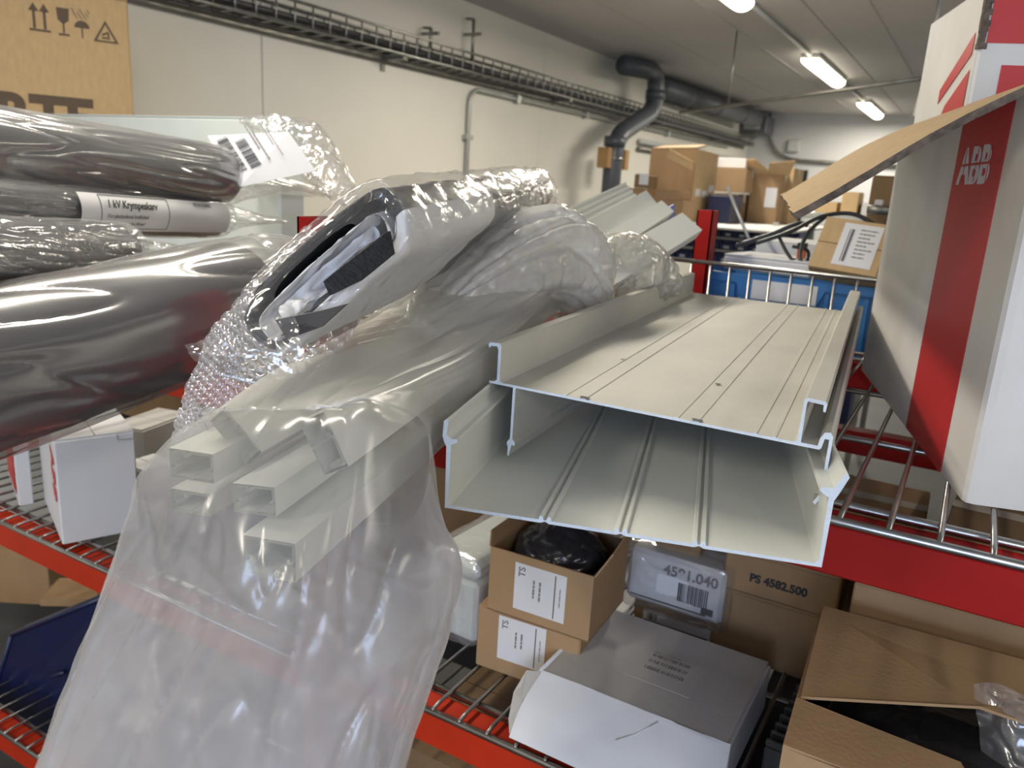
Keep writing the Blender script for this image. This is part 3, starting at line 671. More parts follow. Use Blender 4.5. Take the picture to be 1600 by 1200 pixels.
# bubble wrap under it
rows = [[U(478, 352, 1.12), U(540, 372, 1.10), U(610, 420, 1.05)], [U(385, 452, 1.02), U(440, 480, .98), U(530, 550, .93)], [U(326, 520, .97), U(375, 560, .93), U(460, 615, .89)], [U(292, 600, .94), U(335, 645, .90), U(410, 690, .90)], [U(270, 668, .94), U(305, 712, .93), U(360, 760, .94)], [U(262, 720, .96), U(295, 760, .96), U(350, 800, .97)]]
def bub(G, u, v):
    a, b = u*15, v*34
    row = np.floor(b); fx = (a+.5*(row % 2)) % 1-.5; fy = b % 1-.5
    r2 = fx**2+fy**2
    return .0055*np.sqrt(np.maximum(0, 1-r2/.20)) + .010*noise(u*4, v*7, 1)
bw = loft('bubble_wrap', rows, 190, 420, M['bubble'], None, closed=False, disp=bub)
tag(bw, 'sheet of clear bubble wrap bulging out below the flattened black sleeve', 'bubble wrap')

# ------------------------------------------------------------------ dark sleeves in polythene on the left
def sleeve(label, P, vp, r, s0, s1, f0, f1, m, fm, tail, amp=.006, flat=1.0, fr=8, roll=0):
    P = Vector(P); V = Vector(ray(*vp)/F)
    t = thing('bagged_sleeve', label, 'sleeve', group=None)
    rr = []
    for s in np.linspace(s0, s1, 6): rr.append(ring(P+V*s, V, r, r*flat, 14, roll=roll))
    rr = [ring(P+V*s1, V, r*.9, r*.9*flat, 14, roll=roll)]+rr[::-1]
    loft('rubber_tube', rr, 64, 50, m, t, disp=fold(.003, .8, 3), caps=True)
    # inner bore at the far end
    fl = []
    for s in np.linspace(f0, s1+.02, 7): fl.append(ring(P+V*s, V, r*1.07+.002, r*1.07*flat+.002, 16, roll=roll))
    for (ds, kx, kz, dx, dz) in tail: fl.append(ring(P+V*(s1+ds)+Vector((dx, 0, dz)), V, r*kx, r*kz, 16, roll=roll))
    loft('plastic_wrap', fl, 170, 200, fm, t, disp=fold(amp, fr*.22, fr*.9, 1.4))
    return t
T = sleeve('big dark sleeve in shiny plastic, lowest and nearest on the left', U(0, 575, 1.15), (1405, 166), .112, -.45, .40, -.5, 0, M['rubberg'], M['film_tube'],
           [(.06, 1.02, .95, 0, .012), (.10, .95, .75, 0, .03), (.15, .85, .45, 0, .05), (.19, .75, .2, 0, .06), (.23, .75, .12, .01, .06)], .007, fr=7)
sleeve('dark grey bagged sleeve, topmost of the left stack', U(0, 236, 1.42), (1100, 362), .072, -.4, .62, -.5, 0, M['rubber'], M['film_tube'],
       [(.08, 1.0, .9, 0, 0), (.16, 1.0, .7, 0, 0), (.26, 1.15, .4, 0, -.005), (.36, 1.3, .25, 0, -.012), (.44, 1.4, .2, 0, -.02)], .005, fr=10)
tb = sleeve('slim dark bagged sleeve carrying a white printed sticker', U(0, 322, 1.36), (1000, 372), .047, -.35, .66, -.4, 0, M['rubber'], M['film_clear'],
       [(.06, 1.0, .9, 0, 0), (.13, 1.2, .6, 0, .0), (.22, 1.5, .3, 0, .0), (.28, 1.7, .25, 0, 0)], .004, fr=12)
sleeve('black bagged sleeve squeezed between the stickered one and the big lowest one', U(0, 392, 1.22), (820, 380), .050, -.3, .34, -.35, 0, M['rubber'], M['film_shrink'],
       [(.04, 1.0, .8, 0, .0), (.09, 1.0, .5, 0, .0), (.15, 1.1, .3, 0, 0), (.24, 1.2, .15, 0, 0)], .005, fr=14)
# the sticker follows the sleeve's round side
Pb = U(0, 322, 1.36); Vb = Vector(ray(1000, 372)/F); axb = Vb.normalized()
tocam = (Vector((0, 0, H))-(Pb+Vb*.35)).normalized(); tocam = (tocam-axb*tocam.dot(axb)).normalized(); upb = axb.cross(tocam)
if upb.z < 0: upb = -upb
def stick(s, th, r=.0535): return Pb+Vb*s+tocam*math.cos(th)*r+upb*math.sin(th)*r
sgr = []
for s in np.linspace(.125, .66, 12): sgr.append([stick(s, th, .0575) for th in np.linspace(.62, -.72, 7)])
lab = loft('sticker', sgr, 24, 30, M['label'], tb, closed=False)
def on_tube(s, th, size, txt, m=M['ink'], bold=0):
    o = stick(s, th, .0600); return text(lab, txt, size, frame(o, axb, upb*math.cos(th)-tocam*math.sin(th)), m, bold=bold)
on_tube(.195, .13, .022, '1 kV Krympeskarv', bold=.0004)
on_tube(.195, -.20, .012, 'För plastisolerad kraftkabel', M['inkg'])
on_tube(.27, -.44, .010, '4 x 10 mm²', M['inkg'])
on_tube(.50, .36, .013, 'MONTERING', M['inkg'])
bd = MB()
for s in (.18, .40): bd.tube([stick(s, th, .0583) for th in np.linspace(.58, -.6, 8)], .0007, 5)
for th in (.58, -.6): bd.tube([stick(.18, th, .0583), stick(.40, th, .0583)], .0007, 5)
bd.build('sticker_border', M['inkg'], lab)

# white box in plastic behind, sheet with barcodes, big brown carton
a = ony(40, 177, 1.8); b = ony(455, 193, 1.8)
t = carton('white_panel_box', 'long smooth white box standing behind the bagged sleeves', 'box', (a.x, 1.8, ZU+.012), math.radians(-2), b.x-a.x, .10, a.z-ZU-.012, M['greenw'], tape=False, bev=.006)
hh = a.z-ZU-.012
MB().box(.62*(b.x-a.x)-.12, .62*(b.x-a.x)-.03, -.0012, -.0002, hh-.12, hh-.06).build('tape', M['tape'], t)
q = [U(324, 212, 2.02), U(451, 206, 2.08), U(494, 267, 2.10), U(375, 292, 2.02)]
xd = (q[1]-q[0]); nrm = (q[1]-q[0]).cross(q[3]-q[0])
t = thing('barcode_sheet', 'loose white paper sheet with barcodes lying above the topmost bagged sleeve', 'paper')
MB().slab(q, nrm, .0008).build('sheet', M['label'], t)
if nrm.dot(Vector((0, 0, H))-q[0]) < 0: nrm = -nrm
fx = frame(q[0]+nrm.normalized()*.0012, q[3]-q[0], -(q[1]-q[0]) if (q[3]-q[0]).cross(-(q[1]-q[0])).dot(nrm) > 0 else (q[1]-q[0]))
Lw = (q[1]-q[0]).length
sg = -1 if (q[3]-q[0]).cross(-(q[1]-q[0])).dot(nrm) > 0 else 1
yy = (lambda v: -v) if sg == -1 else (lambda v: v)
bars(t, .022, min(yy(.012), yy(.045)), .10, .028, fx, M['ink'], 22); bars(t, .045, min(yy(.05), yy(.08)), .08, .028, fx, M['ink'], 18, seed=3)
lines(t, .015, yy(.10)+.005, .11, fx, M['inkg'], 2, .008, .004); lines(t, .02, yy(.135)+.005, .11, fx, M['inkg'], 2, .007, .002)
rows = []
axd = Vector(U(548, 310, 2.15)-U(430, 195, 2.2))
for c, rx, rz in [((395, 190, 2.25), .05, .01), ((425, 195, 2.2), .085, .03), ((470, 222, 2.2), .085, .06), ((505, 262, 2.18), .06, .05), ((535, 300, 2.15), .05, .03), ((550, 322, 2.15), .02, .006)]:
    rows.append(ring(U(*c), axd, rx, rz, 12, power=2.2))
tag(loft('clear_plastic_bag', rows, 110, 110, M['film_clear'], None, disp=crumple(.012, 16)), 'clear crumpled plastic bag end against the wall right of the barcode sheet', 'plastic bag')
# brown carton with handling symbols
cd = Vector((.393, .919, 0)).normalized(); cw, chh = .95, 0
B = U(210, 182, 3.35); top = U(203, 8, 3.35)
hz = top.z-(ZU+.012)
t = carton('shipping_carton', 'big brown carton with black handling symbols in the upper left corner', 'carton', (B.x-cd.x*cw, B.y-cd.y*cw, ZU+.012), math.atan2(cd.y, cd.x), cw, .2, hz, M['cardl'], tape=False, bev=.008)
pxm = 3.35/1245     # metres per picture pixel there, about
def sym(mb, x, z): mx = FR(x, z, .0012)
def flat(parent, polys, x, z, name, m=M['inkb'], k=1.0):
    mb = MB()
    for p in polys: mb.slab([(x+a*k, -.0006, z+b*k) for a, b in p], (0, -1, 0), .0008)
    return mb.build(name, m, parent)
circ = lambda cx, cy, r, a0=0, a1=2*PI, n=14: [(cx+r*math.cos(a), cy+r*math.sin(a)) for a in np.linspace(a0, a1, n)]
s = .13
xo = cw-.375; zo = hz-.165
arrow = lambda x: [[(x-.006, 0), (x+.006, 0), (x+.006, .085), (x-.006, .085)], [(x-.022, .078), (x+.022, .078), (x, .115)]]
flat(t, arrow(.0)+arrow(.045)+[[(-.022, -.012), (.068, -.012), (.068, -.002), (-.022, -.002)]], xo+.035, zo+.008, 'this_way_up_symbol', k=.8)
flat(t, [[(-.028, .115), (.028, .115), (.024, .06), (.006, .045), (-.006, .045), (-.024, .06)], [(-.004, 0), (.004, 0), (.004, .05), (-.004, .05)], [(-.024, -.012), (.024, -.012), (.024, -.002), (-.024, -.002)]], xo+.135, zo+.004, 'fragile_symbol', k=.8)
flat(t, [circ(0, .035, .034, 0, PI), [(-.003, -.012), (.003, -.012), (.003, .04), (-.003, .04)]]+[[(a, b), (a+.004, b), (a-.006, b+.016), (a-.010, b+.016)] for a, b in [(-.028, .09), (-.01, .09), (.01, .09), (.028, .09), (-.02, .075), (0, .075), (.02, .075), (-.035, .105), (.035, .105), (.0, .105)]], xo+.20, zo+.004, 'keep_dry_symbol', k=.8)
tri = lambda r0, r1: None
P1_, P2_, P3_ = (-.055, -.012), (.055, -.012), (0, .085)
i1, i2, i3 = (-.040, -.004), (.040, -.004), (0, .067)
flat(t, [[P1_, P2_, i2, i1], [P2_, P3_, i3, i2], [P3_, P1_, i1, i3], [(-.018, .004), (.006, .004), (.006, .012), (-.018, .012)], [(-.016, .016), (.014, .03), (.010, .038), (-.018, .024)], [(.008, .0), (.016, .002), (.014, .034), (.006, .032)]], xo+.285, zo, 'warning_triangle', k=.85)
text(t, 'RTE', .20, FR(cw-.155, hz-.545, .0012), M['inkb'], bold=.009, ax='RIGHT')

# ------------------------------------------------------------------ big white carton on the right
def prism(foot, z0, z1, mb=None):
    mb = mb or MB(); n = len(foot)
    mb.add([(x, y, z0) for x, y in foot]+[(x, y, z1) for x, y in foot], [tuple(range(n))[::-1]]+[tuple(range(n, 2*n))]+[(j, (j+1) % n, n+(j+1) % n, n+j) for j in range(n)]); return mb
ZB = ZU+.0135; zt = H+.152
Bc = onz(1506, 786, ZB); Ac = onz(1346, 577, ZB)
fd = Vector((Ac.x-Bc.x, Ac.y-Bc.y, 0)); FL = fd.length; fd.normalize()     # along the left face, away from the viewer
yawb = math.atan2(fd.y, fd.x)-PI/2
t = thing('white_carton', 'large white carton with a red stripe and one flap folded out, right side', 'carton', (Bc.x, Bc.y, ZB), yawb)
hb = zt-ZB; wb = .42; th = .006
R_ = .012
foot = [(R_, 0), (wb, 0), (wb, th), (R_+.002, th), (th, R_), (th, FL-th), (wb, FL-th), (wb, FL), (0, FL), (0, R_), (.0035, .0035)]
MB().box(0, 0, 0, 0, 0, 0)
side = MB()
side.box(0, wb, 0, FL, 0, th)
body = prism([(R_, 0), (wb, 0), (wb, FL), (0, FL), (0, R_), (.0035, .0035)], 0, hb)
# open top: outer shell plus inner faces
bsh = MB()
out = [(R_, 0), (wb, 0), (wb, FL), (0, FL), (0, R_), (.0035, .0035)]
inn = [(R_+.004, th), (wb-th, th), (wb-th, FL-th), (th, FL-th), (th, R_+.004), (th+.001, th+.001)]
n = 6
bsh.add([(x, y, 0) for x, y in out]+[(x, y, hb) for x, y in out]+[(x, y, hb) for x, y in inn]+[(x, y, .01) for x, y in inn],
        [tuple(range(n))[::-1]]+[(j, (j+1) % n, n+(j+1) % n, n+j) for j in range(n)]+[(n+j, n+(j+1) % n, 2*n+(j+1) % n, 2*n+j) for j in range(n)]+[(2*n+j, 2*n+(j+1) % n, 3*n+(j+1) % n, 3*n+j) for j in range(n)]+[tuple(range(3*n, 4*n))])
bsh.build('body', M['stained'], t)
# the stripe
s0 = (onz(1457, 737, ZB)-Vector(Bc)).length; s1 = (onz(1415, 668, ZB)-Vector(Bc)).length
st = MB().box(-.0008, 0, s0, s1, .0, hb).build('red_stripe', M['redprint'], t)
pl = ony(1515, 250, 1)   # logo height
sc_ = (s0+s1)/2
lz = None
# find the height of the logo on the face
fp = Vector(Bc)+fd*sc_; 
zz0 = H; best = 9
for k in range(400):
    z = H-.4+k*.002; c = np.array([fp.x, fp.y, z-H]); pc = (c[0]*AX+c[1]*AY+c[2]*AZ); py = pc[1]/pc[2]*F+600
    if abs(py-285) < best: best = abs(py-285); lz = z-ZB
text(st, 'ABB', .072, LF((s0+s1)/2+.086, lz, .0012), M['white'], bold=.0022, sx=1.16)
gm = MB(); mx = LF((s0+s1)/2+.090, lz, .0014); gm.box(0, .185, .0245, .0278, .0002, .0006)
for dx in (.030, .090, .147): gm.box(dx, dx+.0022, 0, .05, .0002, .0006)
o = gm.build('logo_split', M['redprint'], st); o.matrix_local = mx
# bent-out flap: hinge along the top of the left face
T1 = U(1240, 325, 1.0); Bt = Vector((Bc.x, Bc.y, zt)); 
hw = T1-Bt; flp = thing('tmp', '', '')
bpy.data.objects.remove(flp)
inv = Matrix.Rotation(-yawb, 3, 'Z')
h0 = Vector((0, -.004, hb)); h1 = Vector((0, FL, hb)); wv = inv @ hw
NV, NU = 14, 22
top_, bot_ = [], []
rr_ = random.Random(3)
fv = []
for i in range(NU+1):
    a = i/NU
    sag = .006*math.sin(a*PI*1.5)
    jag = rr_.uniform(-.004, .004)
    for j in range(NV+1):
        b = j/NV
        p = h0.lerp(h1, b)+wv*a*(1-.13*b); p.z += sag; 
        if j == 0: p.y += jag*(1 if i > 2 else 0)
        if i == NU: p.x += rr_.uniform(-.003, .003)
        fv.append(p)
nrm = wv.cross(h1-h0).normalized(); nrm = nrm if nrm.z > 0 else -nrm
th2 = .0095
vs = fv+[p-nrm*th2 for p in fv]; N0 = len(fv); fs = []; mi = []
idx = lambda i, j: i*(NV+1)+j
for i in range(NU):
    for j in range(NV):
        fs.append((idx(i, j), idx(i+1, j), idx(i+1, j+1), idx(i, j+1))); mi.append(0)
        fs.append((N0+idx(i, j), N0+idx(i, j+1), N0+idx(i+1, j+1), N0+idx(i+1, j))); mi.append(1)
    fs.append((idx(i, 0), N0+idx(i, 0), N0+idx(i+1, 0), idx(i+1, 0))); mi.append(2)
    fs.append((idx(i, NV), idx(i+1, NV), N0+idx(i+1, NV), N0+idx(i, NV))); mi.append(2)
for j in range(NV): fs.append((idx(NU, j), N0+idx(NU, j), N0+idx(NU, j+1), idx(NU, j+1))); mi.append(2)
fm = MB(); fm.v = [tuple(v) for v in vs]; fm.f = fs; fm.s = [False]*len(fs); fm.mi = mi
o = fm.build('open_flap', [M['cardl'], M['white'], M['flute']], t); o['label'] = 'bare brown flap with torn corrugated edge'

# second carton standing on it, corner torn
K = ony(1519, 130, 1.62)
t = thing('white_carton', 'upper white carton with red rectangles and a torn corner, topmost on the right', 'carton', (K.x, K.y, zt+.004), math.radians(18))
hk = .20; wk, dk = .42, .34
MB().box(0, wk, 0, dk, 0, hk, bev=.004).build('body', M['stained'], t)
MB().box(-.0012, 0, .004, dk, .0, hk).build('left_side', M['cardl'] if False else M['stained'], t)
tear = MB(); r = random.Random(8)
zc = .10
while zc < hk:
    tear.box(-.0045+r.uniform(0, .002), .006+r.uniform(0, .005), -.0045+r.uniform(0, .002), .008, zc, zc+.009); zc += .0088
tear.build('torn_corner', M['flute'], t)
def colr(px0, px1, py0, py1, m, nm):   # rectangle on the front face by eye
    y = K.y; a = ony(px0, py0, y); b = ony(px1, py1, y); x0, x1 = (a.x-K.x)/math.cos(.314), (b.x-K.x)/math.cos(.314)
    MB().box(x0, x1, -.0012, -.0002, b.z-zt-.004, min(hk, a.z-zt-.004)).build(nm, m, t)
colr(1565, 1640, -60, 64, M['redprint'], 'red_rectangle'); colr(1565, 1640, 100, 175, M['redprint'], 'red_rectangle')
MB().slab([(-.0022, .025, .095), (-.0022, .18, .03), (-.0022, .18, .055), (-.0022, .025, .13)], (-1, 0, 0), .0006).build('red_mark', M['redprint'], t)
MB().slab([(-.0022, .02, .0), (-.0022, .15, .0), (-.0022, .13, .022), (-.0022, .02, .07)], (-1, 0, 0), .0006).build('red_mark', M['redprint'], t)

# ------------------------------------------------------------------ lower shelf, right
ZD = ZL+.0135
def front_box(name, label, pxl, pyb, y, w, d, h, m, yaw=0, group=None, z=None, **k):
    p = ony(pxl, pyb, y); zb = ZD if z is None else z
    return carton(name, label, 'box', (p.x, y, zb), yaw, w, d, h, m, group, **k)
def shipping_label(t, x, z, w, h, txt=None, seed=1):
    o = plate(t, 0, w, 0, h, FR(x, z), M['label'])
    if txt: 
        e = text(o, txt, w*.18, frame((w*.20, h*.72, .0007), (0, 1, 0), (-1, 0, 0)), M['inkg'], bold=.0003)
    mx = Matrix.Identity(4)
    for xx in (.40, .52): lines(o, 0, 0, h*.5, frame((w*xx, h*.72, 0), (0, -1, 0), (1, 0, 0)), M['inkg'], 1, .006, .0035, seed=seed+int(xx*10))
    MB().box(w*.78, w*.80, h*.04, h*.95, .0005, .0009).build('printed_bar', M['inkb'], o)
    lines(o, 0, 0, h*.6, frame((w*.90, h*.7, 0), (0, -1, 0), (1, 0, 0)), M['inkg'], 1, .006, .0018, seed=seed+9)
    return o
# two TS boxes
p = ony(742, 1042, 1.14)
t = carton('parts_box', 'small brown box with a TS label, underneath the open one', 'box', (p.x, 1.14, ZD), math.radians(4), .205, .17, .128, M['card'], group='small brown boxes with sideways labels', tape=False)
shipping_label(t, .045, .032, .095, .088, 'TS', 3)
t = thing('parts_box', 'open small brown box with TS label and black bag inside, on top', 'box', (p.x+.026, 1.13, ZD+.132), math.radians(2), group='small brown boxes with sideways labels')
w, d, h, k = .200, .17, .125, .003
sh = MB(); sh.box(0, w, 0, k, 0, h); sh.box(0, w, d-k, d, 0, h); sh.box(0, k, k, d-k, 0, h); sh.box(w-k, w, k, d-k, 0, h); sh.box(0, w, 0, d, 0, k); sh.build('body', M['card'], t)
MB().slab([(w, .0, h), (w, d, h), (w+.028, d, h+.085), (w+.028, .0, h+.05)], (1, 0, -.3), .003).build('flap', M['card'], t)
MB().slab([(0, .0, h), (0, d, h), (-.01, d, h+.02), (-.01, .02, h+.02)], (-1, 0, 0), .003).build('flap', M['card'], t)
shipping_label(t, .052, .020, .100, .090, 'TS', 5)
rows = [ring((w*.5, d*.5, h-.05+i*.019), (0, 0, 1), (.085, .086, .085, .075, .05, .01)[i], (.07, .072, .072, .06, .04, .01)[i], 12, up=(0, 1, 0)) for i in range(6)]
loft('black_bag', rows, 70, 40, M['blackbag'], t, disp=crumple(.006, 22), caps=True)
# brown carton and clear wrapped pale box to the left of them
p = ony(690, 930, 1.55)
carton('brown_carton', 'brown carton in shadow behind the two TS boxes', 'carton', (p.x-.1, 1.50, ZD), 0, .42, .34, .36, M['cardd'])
p = ony(672, 1052, 1.16)
t = thing('pale_enclosure', 'pale grey plastic enclosure in film beside the hanging milky bag', 'enclosure', (p.x-.05, 1.20, ZD), math.radians(-3))
MB().box(0, .13, 0, .26, .0, .13, bev=.008).build('body', M['greenw'], t)
MB().box(.004, .126, .004, .256, .13, .17, bev=.012).build('lid', M['greenw'], t)
loft('film', [ring((.065, y_, .087), (0, 1, 0), .073*k_, .096*k_, 16, power=5) for y_, k_ in ((-.006, .3), (-.004, .98), (.05, 1), (.2, 1), (.262, .98), (.266, .3))], 80, 60, M['film_pack'], t, disp=crumple(.003, 25))
# boxes behind: white packet, labelled box, PS boxes
y0 = 1.47
a = ony(985, 1000, y0); b = ony(1122, 985, y0)
zt1 = ony(1050, 945, y0).z
t = carton('parts_box', 'brown box with white barcode label under the white packet', 'box', (a.x, y0, ZD), 0, b.x-a.x, .25, zt1-ZD, M['card'], tape=False)
wl_ = b.x-a.x; o = plate(t, 0, wl_*.80, 0, .058, FR(wl_*.12, zt1-ZD-.085), M['label'])
MB().box(.003, wl_*.78, .030, .034, .0005, .0009).build('printed_bar', M['ink'], o); bars(o, .01, .036, .022, .016, Matrix.Identity(4), M['ink'], 6); bars(o, wl_*.4, .006, .05, .016, Matrix.Identity(4), M['ink'], 12, seed=4)
t = thing('wrapped_packet', 'white packet wrapped in clear film with a barcode, under the wide trunking', 'packet', (a.x-.012, y0-.03, zt1+.002), 0)
wp = wl_+.02; MB().box(0, wp, 0, .20, 0, .115, bev=.008).build('body', M['label'], t)
bars(t, wp*.55, .028, .062, .040, FR(0, 0, .0006), M['ink'], 16, seed=6)
text(t, '4591.040', .030, FR(wp*.38, .078, .0010), M['inkg'], bold=.0008)
MB().box(.01, wp*.85, -.0012, -.0004, .012, .015).build('printed_line', M['ink'], t); MB().box(wp*.80, wp*.92, -.0014, -.0004, .016, .030).build('printed_block', M['ink'], t)
loft('film', [ring((wp/2, y_, .058), (0, 1, 0), (wp/2+.010)*k_, .070*k_, 16, power=9) for y_, k_ in ((-.010, .3), (-.008, .98), (.05, 1), (.15, 1), (.205, .98), (.21, .3))], 90, 60, M['film_clear'], t, disp=crumple(.0035, 30))
a = ony(1127, 918, y0-.02); b = ony(1306, 962, y0-.02); wps = b.x-a.x
zA, zB_, zC_ = a.z, ony(1120, 1010, y0).z, ZD
g3 = 'stacked brown boxes beside the white mailer'
t = carton('parts_box', 'brown box printed PS 4582.500, topmost of its stack', 'box', (a.x, y0-.02, zA+.002), 0, wps, .22, .085, M['card'], g3, tape=False)
text(t, 'PS 4582.500', .0225, FR(wps*.24, .030, .0012), M['ink'], bold=.0009, sx=.95)
t = carton('parts_box', 'plain brown box in the middle of the stack, below the printed one', 'box', (a.x-.004, y0-.012, zB_), 0, wps-.004, .22, zA-zB_-.002, M['card'], g3, tape=False)
t = carton('parts_box', 'bottom brown box of the stack, mostly behind the white mailer', 'box', (a.x+.02, y0-.0, ZD), 0, wps-.04, .2, zB_-ZD-.002, M['card'], g3, tape=False)
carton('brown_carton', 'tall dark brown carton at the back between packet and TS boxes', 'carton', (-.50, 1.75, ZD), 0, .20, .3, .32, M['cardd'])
carton('brown_carton', 'narrow brown carton standing just right of the open TS box', 'carton', (-.475, 1.48, ZD), 0, .095, .2, .235, M['card'])
# white mailer box with open front flap
zm = H-.805
a = onz(848, 1047, zm); b = onz(1138, 1163, zm); c = onz(952, 950, zm); e = onz(1210, 1042, zm)
wm = (b-a).length; dm = (c-a).length; ym = math.atan2(b.y-a.y, b.x-a.x)
t = thing('mailer_box', 'white mailer box with its front tuck flap hanging open', 'box', (a.x, a.y, ZD), ym)
hm = zm-ZD
MB().box(0, wm, 0, dm, 0, hm-.0035, bev=.002).build('body', M['white'], t)
MB().box(.002, wm-.002, .0, dm, hm-.003, hm+.0005).build('lid', M['whiteg'], t)
MB().tube([(-.002, -.0, hm-.004), (-.002, dm, hm-.004)], .0058, 8).build('side_rim', M['white'], t)
MB().box(wm-.004, wm+.003, .004, dm, .0, hm-.006, bev=.001).build('side_wing', M['white'], t)
r_ = []
pf = [(.0, 0, hm), (.0, -.004, hm-.002), (-.01, -.045, hm-.038), (-.012, -.075, hm-.075), (-.012, -.082, hm-.086)]
vsl = [Vector(p) for p in pf]; vsr = [Vector((wm+.004+abs(p[0])*.5, p[1], p[2])) for p in pf]
loft('front_flap', [[l, l.lerp(r, .33), l.lerp(r, .66), r] for l, r in zip(vsl, vsr)], 20, 20, M['white'], t, closed=False, disp=lambda G, u, v: .002*noise(u*6, v*6, 1))
q = [Vector((-.001, -.002, hm-.004)), Vector((-.012, -.045, hm-.04)), Vector((-.014, -.078, hm-.082)), Vector((-.030, -.055, hm-.075)), Vector((-.040, -.025, hm-.045)), Vector((-.032, .0, hm-.015))]
MB().slab(q, (.2, .5, .5), .002).build('tuck_tab', M['whiteg'], t)
MB().tube([(wm*.50, -.048, hm-.036), (wm*.58, -.03, hm-.0235), (wm*.66, -.008, hm-.004)], .0012, 5).build('crease', M['label'], t)
o = plate(t, 0, .115, 0, .10, TP(wm*.37, dm*.28, hm+.0008), M['whiteg'])
for yy_ in (.078, .058, .036): bars(o, .022, yy_, .07, .010, Matrix.Identity(4), M['inkg'], 16, seed=int(yy_*1000))
lines(o, .02, .095, .05, Matrix.Identity(4), M['inkg'], 1, .006, .002)
# boxes at the far right
ZG = H-.62
a = onz(1312, 972, ZG); b = onz(1282, 1190, ZG)
t = thing('brown_carton', 'large open brown carton with black bags inside, lower right corner', 'carton', (a.x-.012, b.y, ZD), math.radians(3))
wg, dg, hg = .45, a.y-b.y+.03, ZG-ZD
sh = MB(); k = .005
sh.box(0, wg, 0, k, 0, hg); sh.box(0, wg, dg-k, dg, 0, hg); sh.box(0, k, k, dg-k, 0, hg); sh.box(wg-k, wg, k, dg-k, 0, hg); sh.box(0, wg, 0, dg, 0, k); sh.build('body', M['card'], t)
la = inv3 = Matrix.Rotation(-math.radians(3), 3, 'Z')
loc = lambda P: la @ (Vector(P)-Vector((a.x-.012, b.y, ZD)))
slit = [loc(onz(1318, 1114, ZG)), loc(onz(1530, 1108, ZG+.02))]
slit[0].x = .005; slit[0].y -= .0
fb = [Vector((.002, dg, hg)), Vector((wg, dg, hg)), Vector((wg, slit[1].y-.01, hg+.012)), slit[1], slit[0]]
MB().slab(fb, (0, 0, 1), .004).build('rear_flap', M['card'], t)
s3 = loc(onz(1500, 1195, ZG-.01)); s4 = loc(onz(1318, 1118, ZG)); s4.x = .006
MB().slab([Vector((.0, .0, hg)), Vector((.0, s4.y, hg)), s4, s3, Vector((s3.x+.02, s3.y-.05, hg-.012)), Vector((s3.x+.02, .0, hg-.01))], (0, 0, 1), .004).build('front_flap', M['card'], t)
rows = [ring((wg*.5, dg*.45, hg-.12+i*.03), (0, 0, 1), (.19, .195, .18, .08)[i], (dg*.42, dg*.44, dg*.40, .05)[i], 14, up=(0, 1, 0), power=4) for i in range(4)]
loft('black_bag', rows, 80, 40, M['blackbag'], t, disp=crumple(.006, 14), caps=True)
fl = [[U(1522, 1070, 1.02), U(1560, 1068, 1.0), U(1620, 1100, .98)], [U(1528, 1130, 1.0), U(1580, 1130, .97), U(1640, 1150, .95)], [U(1540, 1210, .98), U(1590, 1220, .95), U(1660, 1230, .93)]]
tag(loft('clear_plastic_bag', fl, 50, 50, M['film_pack'], None, closed=False, disp=crumple(.004, 18)), 'clear bag edge poking out of the open carton in the lower right corner', 'plastic bag')
p = ony(1326, 960, 1.30)
carton('brown_carton', 'pale brown carton right behind the open one, under the red beam', 'carton', (p.x, 1.30, ZD), math.radians(1), .5, .3, ony(1330, 905, 1.3).z-ZD, M['card'], tape=False)
t = thing('ribbed_grille', 'dark ribbed metal part wedged between mailer and large open carton', 'metal part', (-.150, 1.10, ZD), math.radians(-4))
MB().box(0, .05, 0, .26, 0, .09, bev=.004).build('body', M['grille'], t)
r0 = MB().box(0, .05, 0, .008, 0, .012, bev=.002).build('rib', M['grille'], t); r0.location = (0, .004, .09)
for k in range(1, 11): c = r0.copy(); col.objects.link(c); c.location = (0, .004+k*.024, .09)
# things further back on the lower shelf, seen through the wire deck
carton('brown_carton', 'dim brown carton seen through the wire deck beside the trunking end', 'carton', (-.20, 1.78, ZD), 0, .20, .25, .24, M['card'])
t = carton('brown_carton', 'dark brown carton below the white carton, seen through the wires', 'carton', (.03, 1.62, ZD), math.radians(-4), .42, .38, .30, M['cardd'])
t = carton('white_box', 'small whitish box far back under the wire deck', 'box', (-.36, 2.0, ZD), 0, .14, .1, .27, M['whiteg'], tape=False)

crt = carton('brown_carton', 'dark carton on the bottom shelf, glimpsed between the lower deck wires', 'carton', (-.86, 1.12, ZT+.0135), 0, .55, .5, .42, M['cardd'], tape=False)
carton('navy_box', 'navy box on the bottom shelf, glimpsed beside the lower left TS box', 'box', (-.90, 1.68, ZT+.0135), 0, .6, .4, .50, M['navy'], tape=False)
carton('dark_filler', 'black filler box added to darken the bottom shelf under the large open carton', 'box', (-.24, 1.12, ZT+.0135), 0, .9, .9, .50, M['dark'], tape=False)  # added filler so the space below the lower deck reads dark
